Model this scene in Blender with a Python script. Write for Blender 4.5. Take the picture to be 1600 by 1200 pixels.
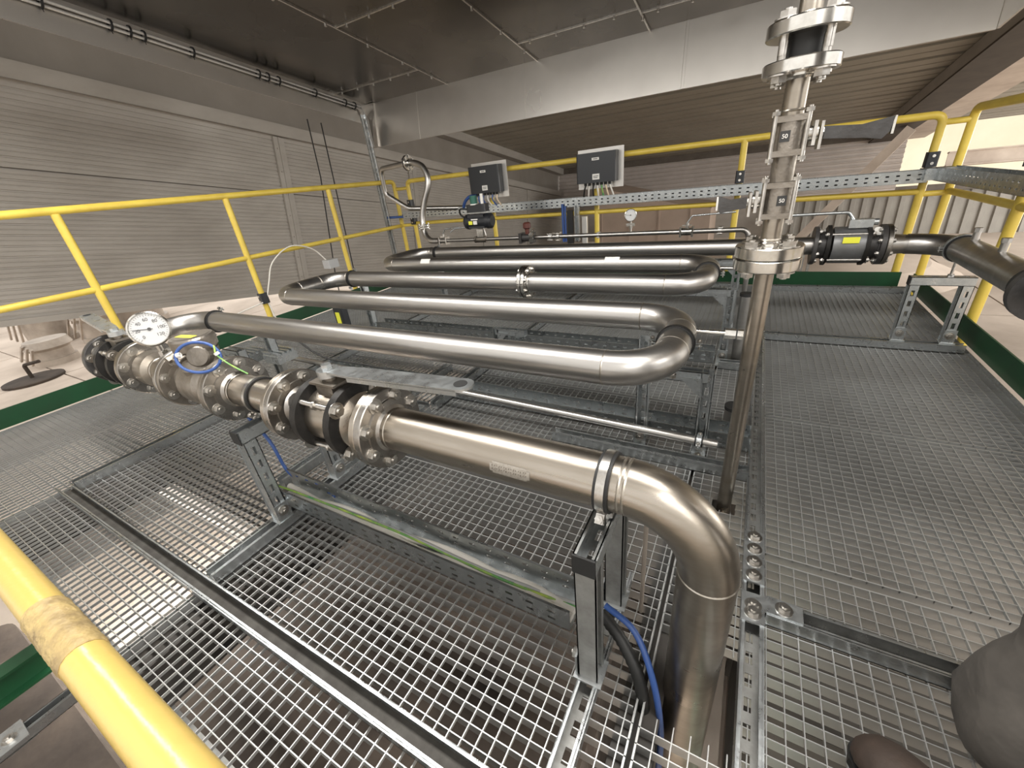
import bpy, math, random
from mathutils import Vector, Matrix, Quaternion
random.seed(7)
for o in list(bpy.data.objects): bpy.data.objects.remove(o)
C = bpy.context.scene.collection
V = Vector
PI = math.pi

# ------------------------------------------------------------------ camera, world, lights, exposure
F_PX = 633.146
RM = ((0.87413739, 0.47478370, -0.10229495),
      (0.13533388, -0.44039396, -0.88754598),
      (-0.46644246, 0.76199317, -0.44921915))      # rows: right, down, forward in world axes
cd = bpy.data.cameras.new('camera'); cam = bpy.data.objects.new('camera', cd); C.objects.link(cam)
rt, dn, fw = V(RM[0]), V(RM[1]), V(RM[2])
cam.matrix_world = Matrix(((rt.x, -dn.x, -fw.x, 0), (rt.y, -dn.y, -fw.y, 0), (rt.z, -dn.z, -fw.z, 1.0), (0, 0, 0, 1)))
cd.sensor_fit = 'HORIZONTAL'; cd.sensor_width = 36.0; cd.lens = F_PX * 36.0 / 1600.0
cd.clip_start = 0.02; cd.clip_end = 200
bpy.context.scene.camera = cam

world = bpy.data.worlds.new('world'); bpy.context.scene.world = world; world.use_nodes = True
bg = world.node_tree.nodes['Background']; bg.inputs['Color'].default_value = (1.0, 0.97, 0.925, 1); bg.inputs['Strength'].default_value = 1.35

def area(name, loc, size, energy, col=(1, 0.97, 0.92), rot=(0, 0, 0)):
    l = bpy.data.lights.new(name, 'AREA'); l.shape = 'RECTANGLE'; l.size, l.size_y = size; l.energy = energy; l.color = col
    o = bpy.data.objects.new(name, l); o.location = loc; o.rotation_euler = rot; C.objects.link(o); return o
area('hood_fill', (-1.2, 0.62, 2.33), (4.2, 0.35), 105)  # unseen fill added overhead to put highlights on the pipes
area('hood_fill_right', (.95, -.35, 1.9), (.35, 1.3), 20, (1, .97, .93), (0, math.radians(90), 0))  # unseen fill added to brighten the left hood skirt
area('under_platform_fill', (-2.6, .45, -.30), (1.7, .7), 75, (1, .95, .88))  # added fill that brightens the floor below the left grating
area('under_platform_fill_right', (.02, .25, -.34), (.2, .6), 5, (1, .96, .9))  # added fill for the floor and rails below the near grating
area('far_side_fill', (9.0, 10.0, .8), (3.0, 5.0), 420, (1, .97, .92), (0, math.radians(90), 0))  # unseen fill added to brighten the far end of the hall
area('upper_right_fill', (4.2, -0.5, 3.2), (2.5, 5.0), 190, (1, 0.98, 0.95), (0, math.radians(38), 0))  # added soft fill from the upper right, out of view

vs = bpy.context.scene.view_settings
vs.view_transform = 'Standard'; vs.look = 'None'; vs.gamma = 1; vs.use_curve_mapping = False; vs.exposure = 0.15

# ------------------------------------------------------------------ frames
TH = math.radians(-8.85)                     # the building slopes away from the platform by this angle
YP = V((0, math.cos(TH), math.sin(TH))); ZP = V((0, -math.sin(TH), math.cos(TH))); X = V((1, 0, 0)); Y = V((0, 1, 0)); Z = V((0, 0, 1))
def T(x, y, z): return V((x, 0, 1.0)) + YP * y + ZP * z     # building coordinates

# ------------------------------------------------------------------ mesh builder
def axes(d, up=None):
    d = d.normalized()
    if up is None or abs(d.dot(up.normalized())) > .995:
        up = Z if abs(d.z) < .9 else X
    s = d.cross(up).normalized(); u = s.cross(d).normalized()
    return d, s, u
class MB:
    def __init__(s): s.v = []; s.f = []; s.sm = []
    def add(s, vs, fs, smooth=False):
        n = len(s.v); s.v += [tuple(v) for v in vs]
        for f in fs: s.f.append(tuple(i + n for i in f)); s.sm.append(smooth)
        return s
    def hexa(s, p):
        return s.add(p, [(0, 3, 2, 1), (4, 5, 6, 7), (0, 1, 5, 4), (1, 2, 6, 5), (2, 3, 7, 6), (3, 0, 4, 7)])
    def boxab(s, a, b):
        x0, y0, z0 = a; x1, y1, z1 = b
        return s.hexa([(x0, y0, z0), (x1, y0, z0), (x1, y1, z0), (x0, y1, z0), (x0, y0, z1), (x1, y0, z1), (x1, y1, z1), (x0, y1, z1)])
    def boxv(s, o, a, b, c):
        o, a, b, c = V(o), V(a), V(b), V(c)
        return s.hexa([o, o + a, o + a + b, o + b, o + c, o + a + c, o + a + b + c, o + b + c])
    def bar(s, p0, p1, w, h, up=None):
        p0, p1 = V(p0), V(p1); d, sd, u = axes(p1 - p0, up)
        return s.boxv(p0 - sd * w / 2 - u * h / 2, p1 - p0, sd * w, u * h)
    def rbox(s, a, b, r=.01, seg=3):
        # box with rounded vertical edges
        x0, y0, z0 = a; x1, y1, z1 = b; P = []
        for cx, cy, a0 in ((x1 - r, y1 - r, 0), (x0 + r, y1 - r, 90), (x0 + r, y0 + r, 180), (x1 - r, y0 + r, 270)):
            for i in range(seg + 1):
                t = math.radians(a0 + 90 * i / seg); P.append((cx + r * math.cos(t), cy + r * math.sin(t)))
        n = len(P); s.add([(x, y, z0) for x, y in P] + [(x, y, z1) for x, y in P], [(i, (i + 1) % n, n + (i + 1) % n, n + i) for i in range(n)], False)
        s.add([(x, y, z1) for x, y in P], [tuple(range(n))]); s.add([(x, y, z0) for x, y in P], [tuple(reversed(range(n)))])
        return s
    def lathe(s, o, d, prof, seg=28, up=None, smooth=True):
        o = V(o); d, sd, u = axes(V(d), up)
        for (h0, r0), (h1, r1) in zip(prof, prof[1:]):
            vs = []
            for h, r in ((h0, r0), (h1, r1)):
                for i in range(seg):
                    t = 2 * PI * i / seg; vs.append(o + d * h + (sd * math.cos(t) + u * math.sin(t)) * r)
            s.add(vs, [(i, (i + 1) % seg, seg + (i + 1) % seg, seg + i) for i in range(seg)], smooth)
        return s
    def cyl(s, p0, p1, r, r2=None, seg=20, smooth=True):
        p0, p1 = V(p0), V(p1); L = (p1 - p0).length; r2 = r if r2 is None else r2
        return s.lathe(p0, p1 - p0, [(0, 0), (0, r), (L, r2), (L, 0)], seg, smooth=smooth)
    def hexp(s, p0, p1, r): return s.cyl(p0, p1, r, seg=6, smooth=False)
    def ring(s, p0, p1, ro, ri, seg=36):
        p0, p1 = V(p0), V(p1); L = (p1 - p0).length
        return s.lathe(p0, p1 - p0, [(0, ri), (0, ro), (L, ro), (L, ri), (0, ri)], seg)
    def tube(s, pts, r, seg=16, cap=True, closed=False):
        pts = [V(p) for p in pts]; n = len(pts); rs = r if isinstance(r, (list, tuple)) else [r] * n
        tang = []
        for i in range(n):
            a = pts[(i - 1) % n] if (closed or i > 0) else pts[i]; b = pts[(i + 1) % n] if (closed or i < n - 1) else pts[i]
            tang.append((b - a).normalized())
        d, sd, u = axes(tang[0]); vs = []
        for i in range(n):
            if i > 0:
                q = tang[i - 1].rotation_difference(tang[i]); sd = q @ sd; u = q @ u
            for k in range(seg):
                t = 2 * PI * k / seg; vs.append(pts[i] + (sd * math.cos(t) + u * math.sin(t)) * rs[i])
        fs = []
        for i in range(n if closed else n - 1):
            j = (i + 1) % n
            for k in range(seg): fs.append((i * seg + k, i * seg + (k + 1) % seg, j * seg + (k + 1) % seg, j * seg + k))
        s.add(vs, fs, True)
        if cap and not closed:
            s.add(vs[:seg], [tuple(reversed(range(seg)))]); s.add(vs[-seg:], [tuple(range(seg))])
        return s
    def sph(s, c, r, seg=16, rings=8, sc=(1, 1, 1)):
        c = V(c); vs = []; fs = []
        for j in range(rings + 1):
            p = PI * j / rings
            for i in range(seg):
                t = 2 * PI * i / seg; vs.append(c + V((r * sc[0] * math.sin(p) * math.cos(t), r * sc[1] * math.sin(p) * math.sin(t), r * sc[2] * math.cos(p))))
        for j in range(rings):
            for i in range(seg): fs.append((j * seg + i, j * seg + (i + 1) % seg, (j + 1) * seg + (i + 1) % seg, (j + 1) * seg + i))
        return s.add(vs, fs, True)
    def prism(s, poly, o, u, v, w):
        # poly of 2d points in the plane (u, v), extruded by the vector w
        o, u, v, w = V(o), V(u), V(v), V(w); n = len(poly)
        a = [o + u * p[0] + v * p[1] for p in poly]; b = [p + w for p in a]
        s.add(a + b, [(i, (i + 1) % n, n + (i + 1) % n, n + i) for i in range(n)])
        s.add(a, [tuple(reversed(range(n)))]); s.add(b, [tuple(range(n))]); return s
    def sheet(s, prof, o, u, v, w, t=.004):
        # open profile (2d points) extruded by w, with a thickness t along v
        poly = [(a, b) for a, b in prof] + [(a, b + t) for a, b in reversed(prof)]
        o, u, v, w = V(o), V(u), V(v), V(w); n = len(poly); m = len(prof)
        a = [o + u * p[0] + v * p[1] for p in poly]; b = [p + w for p in a]
        s.add(a + b, [(i, (i + 1) % n, n + (i + 1) % n, n + i) for i in range(n)])
        for i in range(m - 1):
            q = (i, i + 1, n - 2 - i, n - 1 - i); s.add([a[k] for k in q], [(3, 2, 1, 0)]); s.add([b[k] for k in q], [(0, 1, 2, 3)])
        return s
    def perf(s, o, u, v, n, L, W, t=.0015, rows=1, pitch=.05, slot=.028, sw=.013):
        # a punched plate: rows of real slots
        o, u, v, n = V(o), V(u).normalized(), V(v).normalized(), V(n).normalized()
        strip = (W - rows * sw) / (rows + 1)
        for k in range(rows + 1): s.boxv(o + v * k * (strip + sw), u * L, v * strip, n * t)
        cnt = max(1, int(L / pitch)); g = (L - cnt * slot) / (cnt + 1)
        for k in range(rows):
            vo = o + v * (strip + k * (strip + sw))
            sh = 0
            for i in range(cnt + 1): s.boxv(vo + u * (i * (g + slot)), u * g, v * sw, n * t)
        return s
def arc(c, a, b, R, n=12, a0=0, a1=90):
    c, a, b = V(c), V(a), V(b)
    return [c + a * R * math.cos(math.radians(a0 + (a1 - a0) * i / n)) + b * R * math.sin(math.radians(a0 + (a1 - a0) * i / n)) for i in range(n + 1)]
def fillet(pts, R, n=6):
    pts = [V(p) for p in pts]; out = [pts[0]]
    for a, b, c in zip(pts, pts[1:], pts[2:]):
        d1 = (a - b).normalized(); d2 = (c - b).normalized(); ang = d1.angle(d2)
        if ang > 3.1: out.append(b); continue
        k = min(R / math.tan(ang / 2), (a - b).length * .49, (c - b).length * .49)
        p, q = b + d1 * k, b + d2 * k
        for i in range(n + 1):
            t = i / n; out.append(p * (1 - t) ** 2 + b * 2 * t * (1 - t) + q * t * t)
    out.append(pts[-1]); return out
def spline(pts, n=8):
    pts = [V(p) for p in pts]; P = [pts[0] * 2 - pts[1]] + pts + [pts[-1] * 2 - pts[-2]]; out = []
    for i in range(1, len(P) - 2):
        for k in range(n):
            t = k / n; a, b, c, d = P[i - 1], P[i], P[i + 1], P[i + 2]
            out.append(.5 * ((2 * b) + (c - a) * t + (2 * a - 5 * b + 4 * c - d) * t * t + (3 * b - a - 3 * c + d) * t ** 3))
    out.append(pts[-1]); return out

# ------------------------------------------------------------------ objects
def tag(o, label=None, cat=None, group=None, kind=None):
    if label: o['label'] = label
    if cat: o['category'] = cat
    if group: o['group'] = group
    if kind: o['kind'] = kind
    return o
OFF = {}
def thing(name, label, cat, loc, group=None):
    o = bpy.data.objects.new(name, None); C.objects.link(o); o.location = loc; o.empty_display_size = .05
    OFF[o.name] = V(loc); return tag(o, label, cat, group)
def build(name, mb, m, parent=None, label=None):
    off = V((0, 0, 0))
    if parent is not None: off = OFF[parent.name]
    else:
        xs = [v[0] for v in mb.v]; ys = [v[1] for v in mb.v]; zs = [v[2] for v in mb.v]
        off = V(((min(xs) + max(xs)) / 2, (min(ys) + max(ys)) / 2, min(zs)))
    me = bpy.data.meshes.new(name); me.from_pydata([V(v) - off for v in mb.v], [], mb.f)
    me.polygons.foreach_set('use_smooth', mb.sm); me.materials.append(m); me.update()
    o = bpy.data.objects.new(name, me); C.objects.link(o)
    if parent is None: o.location = off
    else: o.parent = parent
    OFF[o.name] = off
    if label: o['label'] = label
    return o
def single(name, mb, m, label, cat, group=None): return tag(build(name, mb, m), label, cat, group)
def struct(name, mb, m, label=None, parent=None):
    o = build(name, mb, m, parent)
    if parent is None: o['kind'] = 'structure'
    if label: o['label'] = label
    return o

# ------------------------------------------------------------------ materials
def mat(name, col, rough=.5, metal=0., var=.0, vscale=8., col2=None, bump=0., bscale=60., rvar=0., stretch=(1, 1, 1), spec=.5, emit=None, alpha=None, detail=5):
    m = bpy.data.materials.new(name); m.use_nodes = True; nt = m.node_tree; N = nt.nodes; L = nt.links
    b = N['Principled BSDF']; b.inputs['Roughness'].default_value = rough; b.inputs['Metallic'].default_value = metal
    b.inputs['Base Color'].default_value = (*col, 1); b.inputs['Specular IOR Level'].default_value = spec
    tc = N.new('ShaderNodeTexCoord'); mp = N.new('ShaderNodeMapping'); mp.inputs['Scale'].default_value = stretch
    L.new(tc.outputs['Object'], mp.inputs['Vector'])
    if var or col2 or rvar:
        n = N.new('ShaderNodeTexNoise'); n.inputs['Scale'].default_value = vscale; n.inputs['Detail'].default_value = detail; n.inputs['Roughness'].default_value = .6
        L.new(mp.outputs[0], n.inputs['Vector'])
        r = N.new('ShaderNodeValToRGB'); r.color_ramp.elements[0].position = .32; r.color_ramp.elements[1].position = .7
        c2 = col2 or tuple(max(0, c * (1 - var)) for c in col)
        r.color_ramp.elements[0].color = (*c2, 1); r.color_ramp.elements[1].color = (*col, 1)
        L.new(n.outputs['Fac'], r.inputs[0]); L.new(r.outputs[0], b.inputs['Base Color'])
        if rvar:
            mr = N.new('ShaderNodeMapRange'); mr.inputs['From Min'].default_value = .3; mr.inputs['From Max'].default_value = .7
            mr.inputs['To Min'].default_value = rough + rvar; mr.inputs['To Max'].default_value = max(.05, rough - rvar)
            L.new(n.outputs['Fac'], mr.inputs['Value']); L.new(mr.outputs[0], b.inputs['Roughness'])
    if bump:
        n2 = N.new('ShaderNodeTexNoise'); n2.inputs['Scale'].default_value = bscale; n2.inputs['Detail'].default_value = 3
        L.new(mp.outputs[0], n2.inputs['Vector']); bp = N.new('ShaderNodeBump'); bp.inputs['Strength'].default_value = bump; bp.inputs['Distance'].default_value = .01
        L.new(n2.outputs['Fac'], bp.inputs['Height']); L.new(bp.outputs[0], b.inputs['Normal'])
    if emit: b.inputs['Emission Color'].default_value = (*emit, 1); b.inputs['Emission Strength'].default_value = 1
    if alpha is not None: b.inputs['Alpha'].default_value = alpha
    return m
M = dict(
    steel=mat('stainless_pipe', (.52, .505, .485), .35, 1, col2=(.39, .372, .35), vscale=5, rvar=.07, stretch=(.35, 3, 3), bump=.02, bscale=25),
    dusty=mat('dusty_stainless', (.43, .39, .34), .32, 1, col2=(.29, .255, .21), vscale=5, rvar=.08, stretch=(.4, 2.5, 2.5), bump=.03, bscale=30),
    cast=mat('cast_stainless', (.33, .30, .265), .42, .9, col2=(.19, .168, .14), vscale=14, rvar=.08, bump=.12, bscale=140),
    flange=mat('machined_flange', (.41, .39, .365), .32, 1, col2=(.24, .222, .20), vscale=18, rvar=.1),
    bright=mat('polished_steel', (.74, .72, .68), .2, 1, col2=(.5, .48, .44), vscale=20, rvar=.08),
    bolt=mat('bolt_steel', (.62, .60, .57), .3, 1, col2=(.4, .38, .35), vscale=60),
    galvt=mat('galvanised_tray', (.50, .52, .525), .30, .97, col2=(.36, .38, .385), vscale=18, rvar=.08),
    galv=mat('galvanised', (.62, .645, .655), .33, .93, col2=(.42, .44, .445), vscale=26, rvar=.12, bump=.03, bscale=90),
    galvd=mat('dull_galvanised', (.46, .46, .445), .5, .8, col2=(.27, .265, .25), vscale=16, rvar=.1),
    grate=mat('grating_zinc', (.57, .58, .575), .39, .74, col2=(.41, .41, .40), vscale=3, rvar=.06, detail=8),
    weld=mat('weld', (.50, .47, .43), .35, 1, col2=(.4, .36, .3), vscale=90),
    ynear=mat('dusty_yellow_paint', (.54, .39, .115), .28, 0, col2=(.56, .40, .11), vscale=5, bump=.12, bscale=40),
    yellow=mat('yellow_paint', (.78, .60, .10), .34, 0, col2=(.66, .48, .08), vscale=7, bump=.05, bscale=60),
    ydust=mat('dusty_yellow_tape', (.50, .37, .15), .6, 0, col2=(.22, .155, .075), vscale=30, bump=.7, bscale=55),
    green=mat('green_paint', (.006, .065, .022), .45, 0, col2=(.008, .045, .017), vscale=5),
    black=mat('black_cast', (.010, .0095, .009), .5, 0, col2=(.02, .018, .016), vscale=30, bump=.1, bscale=120, spec=.25),
    rubber=mat('black_rubber', (.012, .012, .012), .6),
    plast=mat('black_plastic', (.018, .02, .024), .38),
    dgrey=mat('dark_grey_casting', (.07, .068, .068), .42, .3, col2=(.045, .042, .04), vscale=20, bump=.1, bscale=120),
    agrey=mat('grey_anodised', (.22, .225, .23), .38, .6, col2=(.17, .17, .17), vscale=10),
    clear=mat('grey_backing_plate', (.58, .56, .53), .25, .4),
    blue=mat('blue_cable', (.035, .085, .27), .4), cgrey=mat('grey_cable', (.42, .42, .42), .5), cblack=mat('black_conduit', (.015, .015, .014), .5),
    white=mat('white_cable', (.75, .72, .66), .45), ygreen=mat('earth_cable', (.50, .60, .10), .45, col2=(.04, .28, .12), vscale=18),
    lab=mat('white_label', (.78, .76, .72), .5), ylab=mat('yellow_label', (.80, .80, .06), .5), ink=mat('label_ink', (.03, .03, .03), .5),
    dial=mat('dial_face', (.55, .55, .545), .5), glass=mat('gauge_glass', (1, 1, 1), .03, 0, alpha=.03, spec=.5),
    red=mat('dark_red_cap', (.10, .03, .022), .5), dkgreen=mat('green_indicator', (.02, .12, .09), .3),
    ivory=mat('ivory_plastic', (.72, .58, .42), .5),
    deck=mat('roof_deck', (.37, .335, .27), .5, .1, col2=(.31, .28, .225), vscale=1.2, rvar=.04, detail=5),
    clad=mat('wall_cladding', (.44, .41, .37), .6, .1, col2=(.36, .332, .295), vscale=1.3, rvar=.06, stretch=(1, 1, 2.5), detail=9),
    cladm=mat('mauve_cladding', (.60, .54, .50), .55, .1, col2=(.50, .45, .41), vscale=2),
    wallv=mat('corrugated_wall', (.40, .38, .34), .55, .1, col2=(.30, .28, .25), vscale=1.4),
    beam=mat('beam_paint', (.17, .145, .12), .55, .2, col2=(.12, .10, .08), vscale=5),
    beamp=mat('pale_beam', (.72, .63, .54), .6, 0, col2=(.52, .43, .36), vscale=2),
    hood=mat('hood_sheet', (.65, .62, .58), .33, .94, col2=(.52, .495, .46), vscale=1.6, rvar=.06, stretch=(1, 1, 1), bump=.05, bscale=1.8, detail=3),
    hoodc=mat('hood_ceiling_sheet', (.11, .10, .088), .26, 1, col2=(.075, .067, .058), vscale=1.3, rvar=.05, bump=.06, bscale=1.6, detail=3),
    floor=mat('dusty_floor', (.70, .60, .51), .9, 0, col2=(.40, .33, .27), vscale=.55, bump=.5, bscale=6, detail=10),
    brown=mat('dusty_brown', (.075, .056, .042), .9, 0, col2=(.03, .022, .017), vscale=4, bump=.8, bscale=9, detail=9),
    tan=mat('tan_insulation', (.56, .44, .36), .7, 0, col2=(.46, .36, .29), vscale=1.5),
    white2=mat('pale_dusty_duct', (.55, .48, .41), .5, .3, col2=(.28, .235, .195), vscale=2),
    pgreen=mat('pale_green_pipe', (.24, .38, .30), .5, 0, col2=(.30, .40, .34), vscale=6),
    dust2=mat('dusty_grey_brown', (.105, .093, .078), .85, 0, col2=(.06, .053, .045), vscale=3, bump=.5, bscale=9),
    channel_shade=mat('dark_channel_bottom', (.10, .095, .085), .7, .3, col2=(.05, .045, .04), vscale=20),  # shade inside the open channels, put into the web colour
    dark2=mat('shaded_brown_steel', (.085, .068, .052), .6, .2, col2=(.055, .044, .034), vscale=4),
    fascia=mat('dull_tan_fascia', (.30, .27, .235), .6, .1, col2=(.24, .215, .185), vscale=1.3),
    conduit=mat('grey_conduit', (.55, .53, .50), .45, .4),
    dark=mat('dark_steel', (.045, .042, .04), .6, .3, col2=(.08, .07, .06), vscale=6),
    cloth=mat('grey_work_trousers', (.09, .08, .07), .95, 0, col2=(.055, .049, .043), vscale=9, bump=.9, bscale=14),
    boot=mat('brown_boot', (.06, .04, .03), .7, 0, col2=(.035, .025, .02), vscale=16, bump=.2, bscale=60),
)
DK = M['dark']

# ------------------------------------------------------------------ the hall
# floor far below the platform, with joints cut in it
mb = MB()
ys = [-9, -4.5, -1.2, 1.9, 4.6, 8.0, 12.0, 22.0]; xs = [-30, -23, -18, -14, -11, -8.2, -5.6, -3.0, .2, 3.4, 7.0, 12.0]
for i in range(len(xs) - 1):
    for j in range(len(ys) - 1):
        mb.boxab((xs[i] + .012, ys[j] + .012, -1.5), (xs[i + 1] - .012, ys[j + 1] - .012, -1.4))
mb.boxab((-30, -9, -1.56), (12, 22, -1.5))
struct('floor', mb, M['floor'], 'dusty pale concrete floor below the platform')
# roof deck, ribs running along X
def ribs(n, pitch, h, top=.45, sl=.12):
    P = []
    for i in range(n):
        a = i * pitch; P += [(a, 0), (a + pitch * (.5 - sl - top / 2 + .1), 0), (a + pitch * (.5 - top / 2 + .1), h), (a + pitch * (.5 + top / 2 - .1), h), (a + pitch * (.5 + top / 2 + sl - .1), 0)]
    P.append((n * pitch, 0)); return P
deckp = []
for i in range(27): a = i * .61; deckp += [(a, 0), (a + .23, 0), (a + .235, .07), (a + .265, .07), (a + .27, 0), (a + .49, 0), (a + .50, .2), (a + .60, .2)]
deckp.append((27 * .61, 0))
mb = MB(); mb.sheet(deckp, T(-6.3, -1.5, 2.44), YP, ZP, X * 11.6)
struct('ceiling', mb, M['deck'], 'ribbed metal roof deck seen from below')
# left wall: horizontal cladding boards with shallow grooves, bottom edge open to the floor
mb = MB(); P = []; z = -.57; k = 0
while z < 1.6:
    d = .045 if k in (13,) else .010
    P += [(z, 0), (z + .034, 0), (z + .037, .006), (z + .044, .006), (z + .047, 0), (z + .078, 0), (z + .082, d), (z + .095, d)]; z += .099; k += 1
P.append((z, 0))
mb.sheet([(a, -b) for a, b in P], T(-6.2, -3.5, 0), ZP, X, YP * 19.5, t=-.03)
mb.boxv(T(-6.24, -3.5, -.62), X * .07, YP * 19.5, ZP * .06)
w = struct('wall_left', mb, M['clad'], 'ribbed taupe cladding wall on the left')
for y0, wd in ((4.16, .16), (6.95, .22), (9.6, .16), (12.2, .16)):
    mb = MB(); mb.boxv(T(-6.2, y0, -.55), X * .03, YP * wd, ZP * 2.1)
    mb.boxv(T(-6.17, y0 + wd * .42, -.55), X * .012, YP * .03, ZP * 2.1)
    for q in range(7): mb.cyl(T(-6.17, y0 + wd * .25, -.4 + q * .3), T(-6.155, y0 + wd * .25, -.4 + q * .3), .012, seg=6)
    build('cover_strip', mb, M['clad'], w)
# web and bottom ledge of the roof beam above the wall
mb = MB(); mb.boxv(T(-6.42, -3.5, 1.7), X * .1, YP * 19.5, ZP * .74)
struct('trim_1', mb, M['fascia'], 'smooth tan fascia between left wall and roof')
mb = MB(); mb.boxv(T(-6.32, -3.5, 1.56), X * .2, YP * 19.5, ZP * .025); mb.boxv(T(-6.32, -3.5, 1.69), X * .2, YP * 19.5, ZP * .025); mb.boxv(T(-6.14, -3.5, 1.56), X * .02, YP * 19.5, ZP * .15)
struct('trim_2', mb, M['clad'], 'long ledge beam along the top of the left wall cladding')
mb = MB(); mb.boxv(T(-6.3, -1.5, 2.26), X * .22, YP * 16.5, ZP * .03); mb.boxv(T(-6.1, -1.5, 2.26), X * .02, YP * 16.5, ZP * .18)
struct('trim_3', mb, M['clad'], 'roof edge beam on the left')
# far end: purlin, ribbed panel, vertical corrugated wall
mb = MB(); mb.boxv(T(-6.3, 14.85, 2.27), X * 9.6, YP * .2, ZP * .2)
struct('trim_4', mb, M['beam'], 'dark purlin across the far end of the roof')
P = [];
for i in range(11): a = i * .115; P += [(a, 0), (a + .07, 0), (a + .08, .04), (a + .105, .04)]
P.append((1.265, 0))
mb = MB(); mb.sheet(P, T(-6.3, 15, 1.02), ZP, -YP, X * 9.4, t=.02)
struct('wall_back', mb, M['cladm'], 'fine ribbed mauve panel under the far purlin')
mb = MB(); n = 44; P = []
for i in range(n): a = i * .26; P += [(a, 0), (a + .13, 0), (a + .15, .05), (a + .24, .05)]
P.append((n * .26, 0))
mb.sheet(P, T(.3, 15.2, -1.4), X, -YP, ZP * 2.42, t=.01)
struct('wall_right', mb, M['wallv'], 'vertical corrugated wall far behind the right end')
mb = MB(); mb.boxv(T(.3, 15.0, .96), X * 11.6, YP * .12, ZP * .16); mb.boxv(T(.3, 15.0, -.75), X * 11.6, YP * .08, ZP * .07)
struct('trim_5', mb, M['beam'], 'dark rail on the corrugated far wall')
mb = MB(); mb.boxv(T(-6.3, 15.6, -1.6), X * 6.6, YP * .1, ZP * 2.65)
struct('wall_front', mb, M['clad'], 'smooth brown wall under the ribbed far panel')
# right-hand rafter with its wide pale soffit
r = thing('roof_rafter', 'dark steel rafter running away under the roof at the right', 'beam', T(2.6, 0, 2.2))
mb = MB(); mb.boxv(T(2.33, -1.5, 2.2), X * .57, YP * 16.5, ZP * .03); build('bottom_flange', mb, M['dark2'], r)  # underside shade put into the flange colour; web kept lighter as the lit face
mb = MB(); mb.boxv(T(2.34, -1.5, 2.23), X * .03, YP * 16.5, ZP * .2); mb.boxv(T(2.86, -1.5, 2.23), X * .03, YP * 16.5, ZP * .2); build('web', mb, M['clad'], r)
mb = MB(); mb.boxv(T(2.9, -1.5, 2.2), X * .52, YP * 16.5, ZP * .04); mb.boxv(T(3.39, -1.5, 2.22), X * .03, YP * 16.5, ZP * .2)
struct('trim_6', mb, M['beamp'], 'wide pale soffit board beside the right rafter')
for yy, xx, zz, ln in ((9.5, 4.2, 1.9, 8), (12.5, 3.3, 1.25, 9)):
    mb = MB(); mb.boxv(T(xx, yy, zz), X * ln, YP * .12, ZP * .025); mb.boxv(T(xx, yy + .05, zz), X * ln, YP * .02, ZP * .25); mb.boxv(T(xx, yy, zz + .25), X * ln, YP * .12, ZP * .025)
    single('roof_purlin', mb, M['beamp'], 'brown purlin crossing the bright opening at the right, ' + ('upper one' if yy < 10 else 'lower one'), 'beam')
# diagonal brace beam under the far end of the rafter
mb = MB(); mb.bar(T(2.75, 13.2, 2.15), T(.55, 14.2, -.9), .28, .2); single('diagonal_brace', mb, M['beamp'], 'pale diagonal brace dropping from the rafter behind the vertical line', 'beam')
# facade outside
mb = MB(); mb.boxab((3, 26, -1.4), (20, 26.3, 4.5)); struct('wall_1', mb, mat('sunlit_render', (.86, .78, .60), .9, 0, col2=(.80, .70, .52), vscale=1), 'cream wall outside beyond the opening')
bpy.data.objects['wall_1'].name = 'wall_outside'

# things on the hall floor, left
def vent(i, x, y, r, h, label):
    t = thing('floor_vent', label, 'duct', (x, y, -1.4), 'dusty ducts on the hall floor')
    mb = MB(); mb.lathe((x, y, -1.4), Z, [(0, 0), (0, r * 1.15), (.12, r * 1.15), (.12, r), (h * .6, r), (h * .72, r * 1.25), (h, r * 1.1), (h, 0)], 24); build('duct_body', mb, M['white2'], t)
    mb = MB()
    for a in range(3): mb.bar((x - r * 1.8 + a * r * 1.2, y - r * 1.3, -1.4 + h * .2), (x + r * .4 + a * r, y - r * 1.2, -1.4 + h * .95), .035, .035)
    build('brace_bar', mb, M['white2'], t)
vent(0, -14.5, 2.7, .40, 1.0, 'pale dusty duct on the floor at the left edge')
vent(1, -13.2, 3.3, .36, .8, 'dusty upright duct second from the left edge')
vent(2, -14.0, 4.3, .55, .8, 'wider dusty duct just left of the first yellow post')
vent(3, -12.2, 2.15, .30, .5, 'short dusty duct in front of the others, nearest the near line valve')
vent(4, -15.5, 3.9, .45, 1.1, 'tallest dusty duct behind the others at the left')
t = thing('manhole_cover', 'round rusty manhole cover with bar handle on the dusty floor', 'cover', (-11.2, 1.55, -1.4))
mb = MB(); mb.lathe((-11.2, 1.55, -1.4), Z, [(0, 0), (0, .42), (.04, .42), (.05, .36), (.05, 0)], 28); build('lid', mb, M['brown'], t)
mb = MB(); mb.tube(fillet([(-11.25, 1.55, -1.36), (-11.25, 1.55, -1.1), (-10.95, 1.7, -1.05)], .05), .03, 8); build('handle', mb, M['brown'], t)
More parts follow.
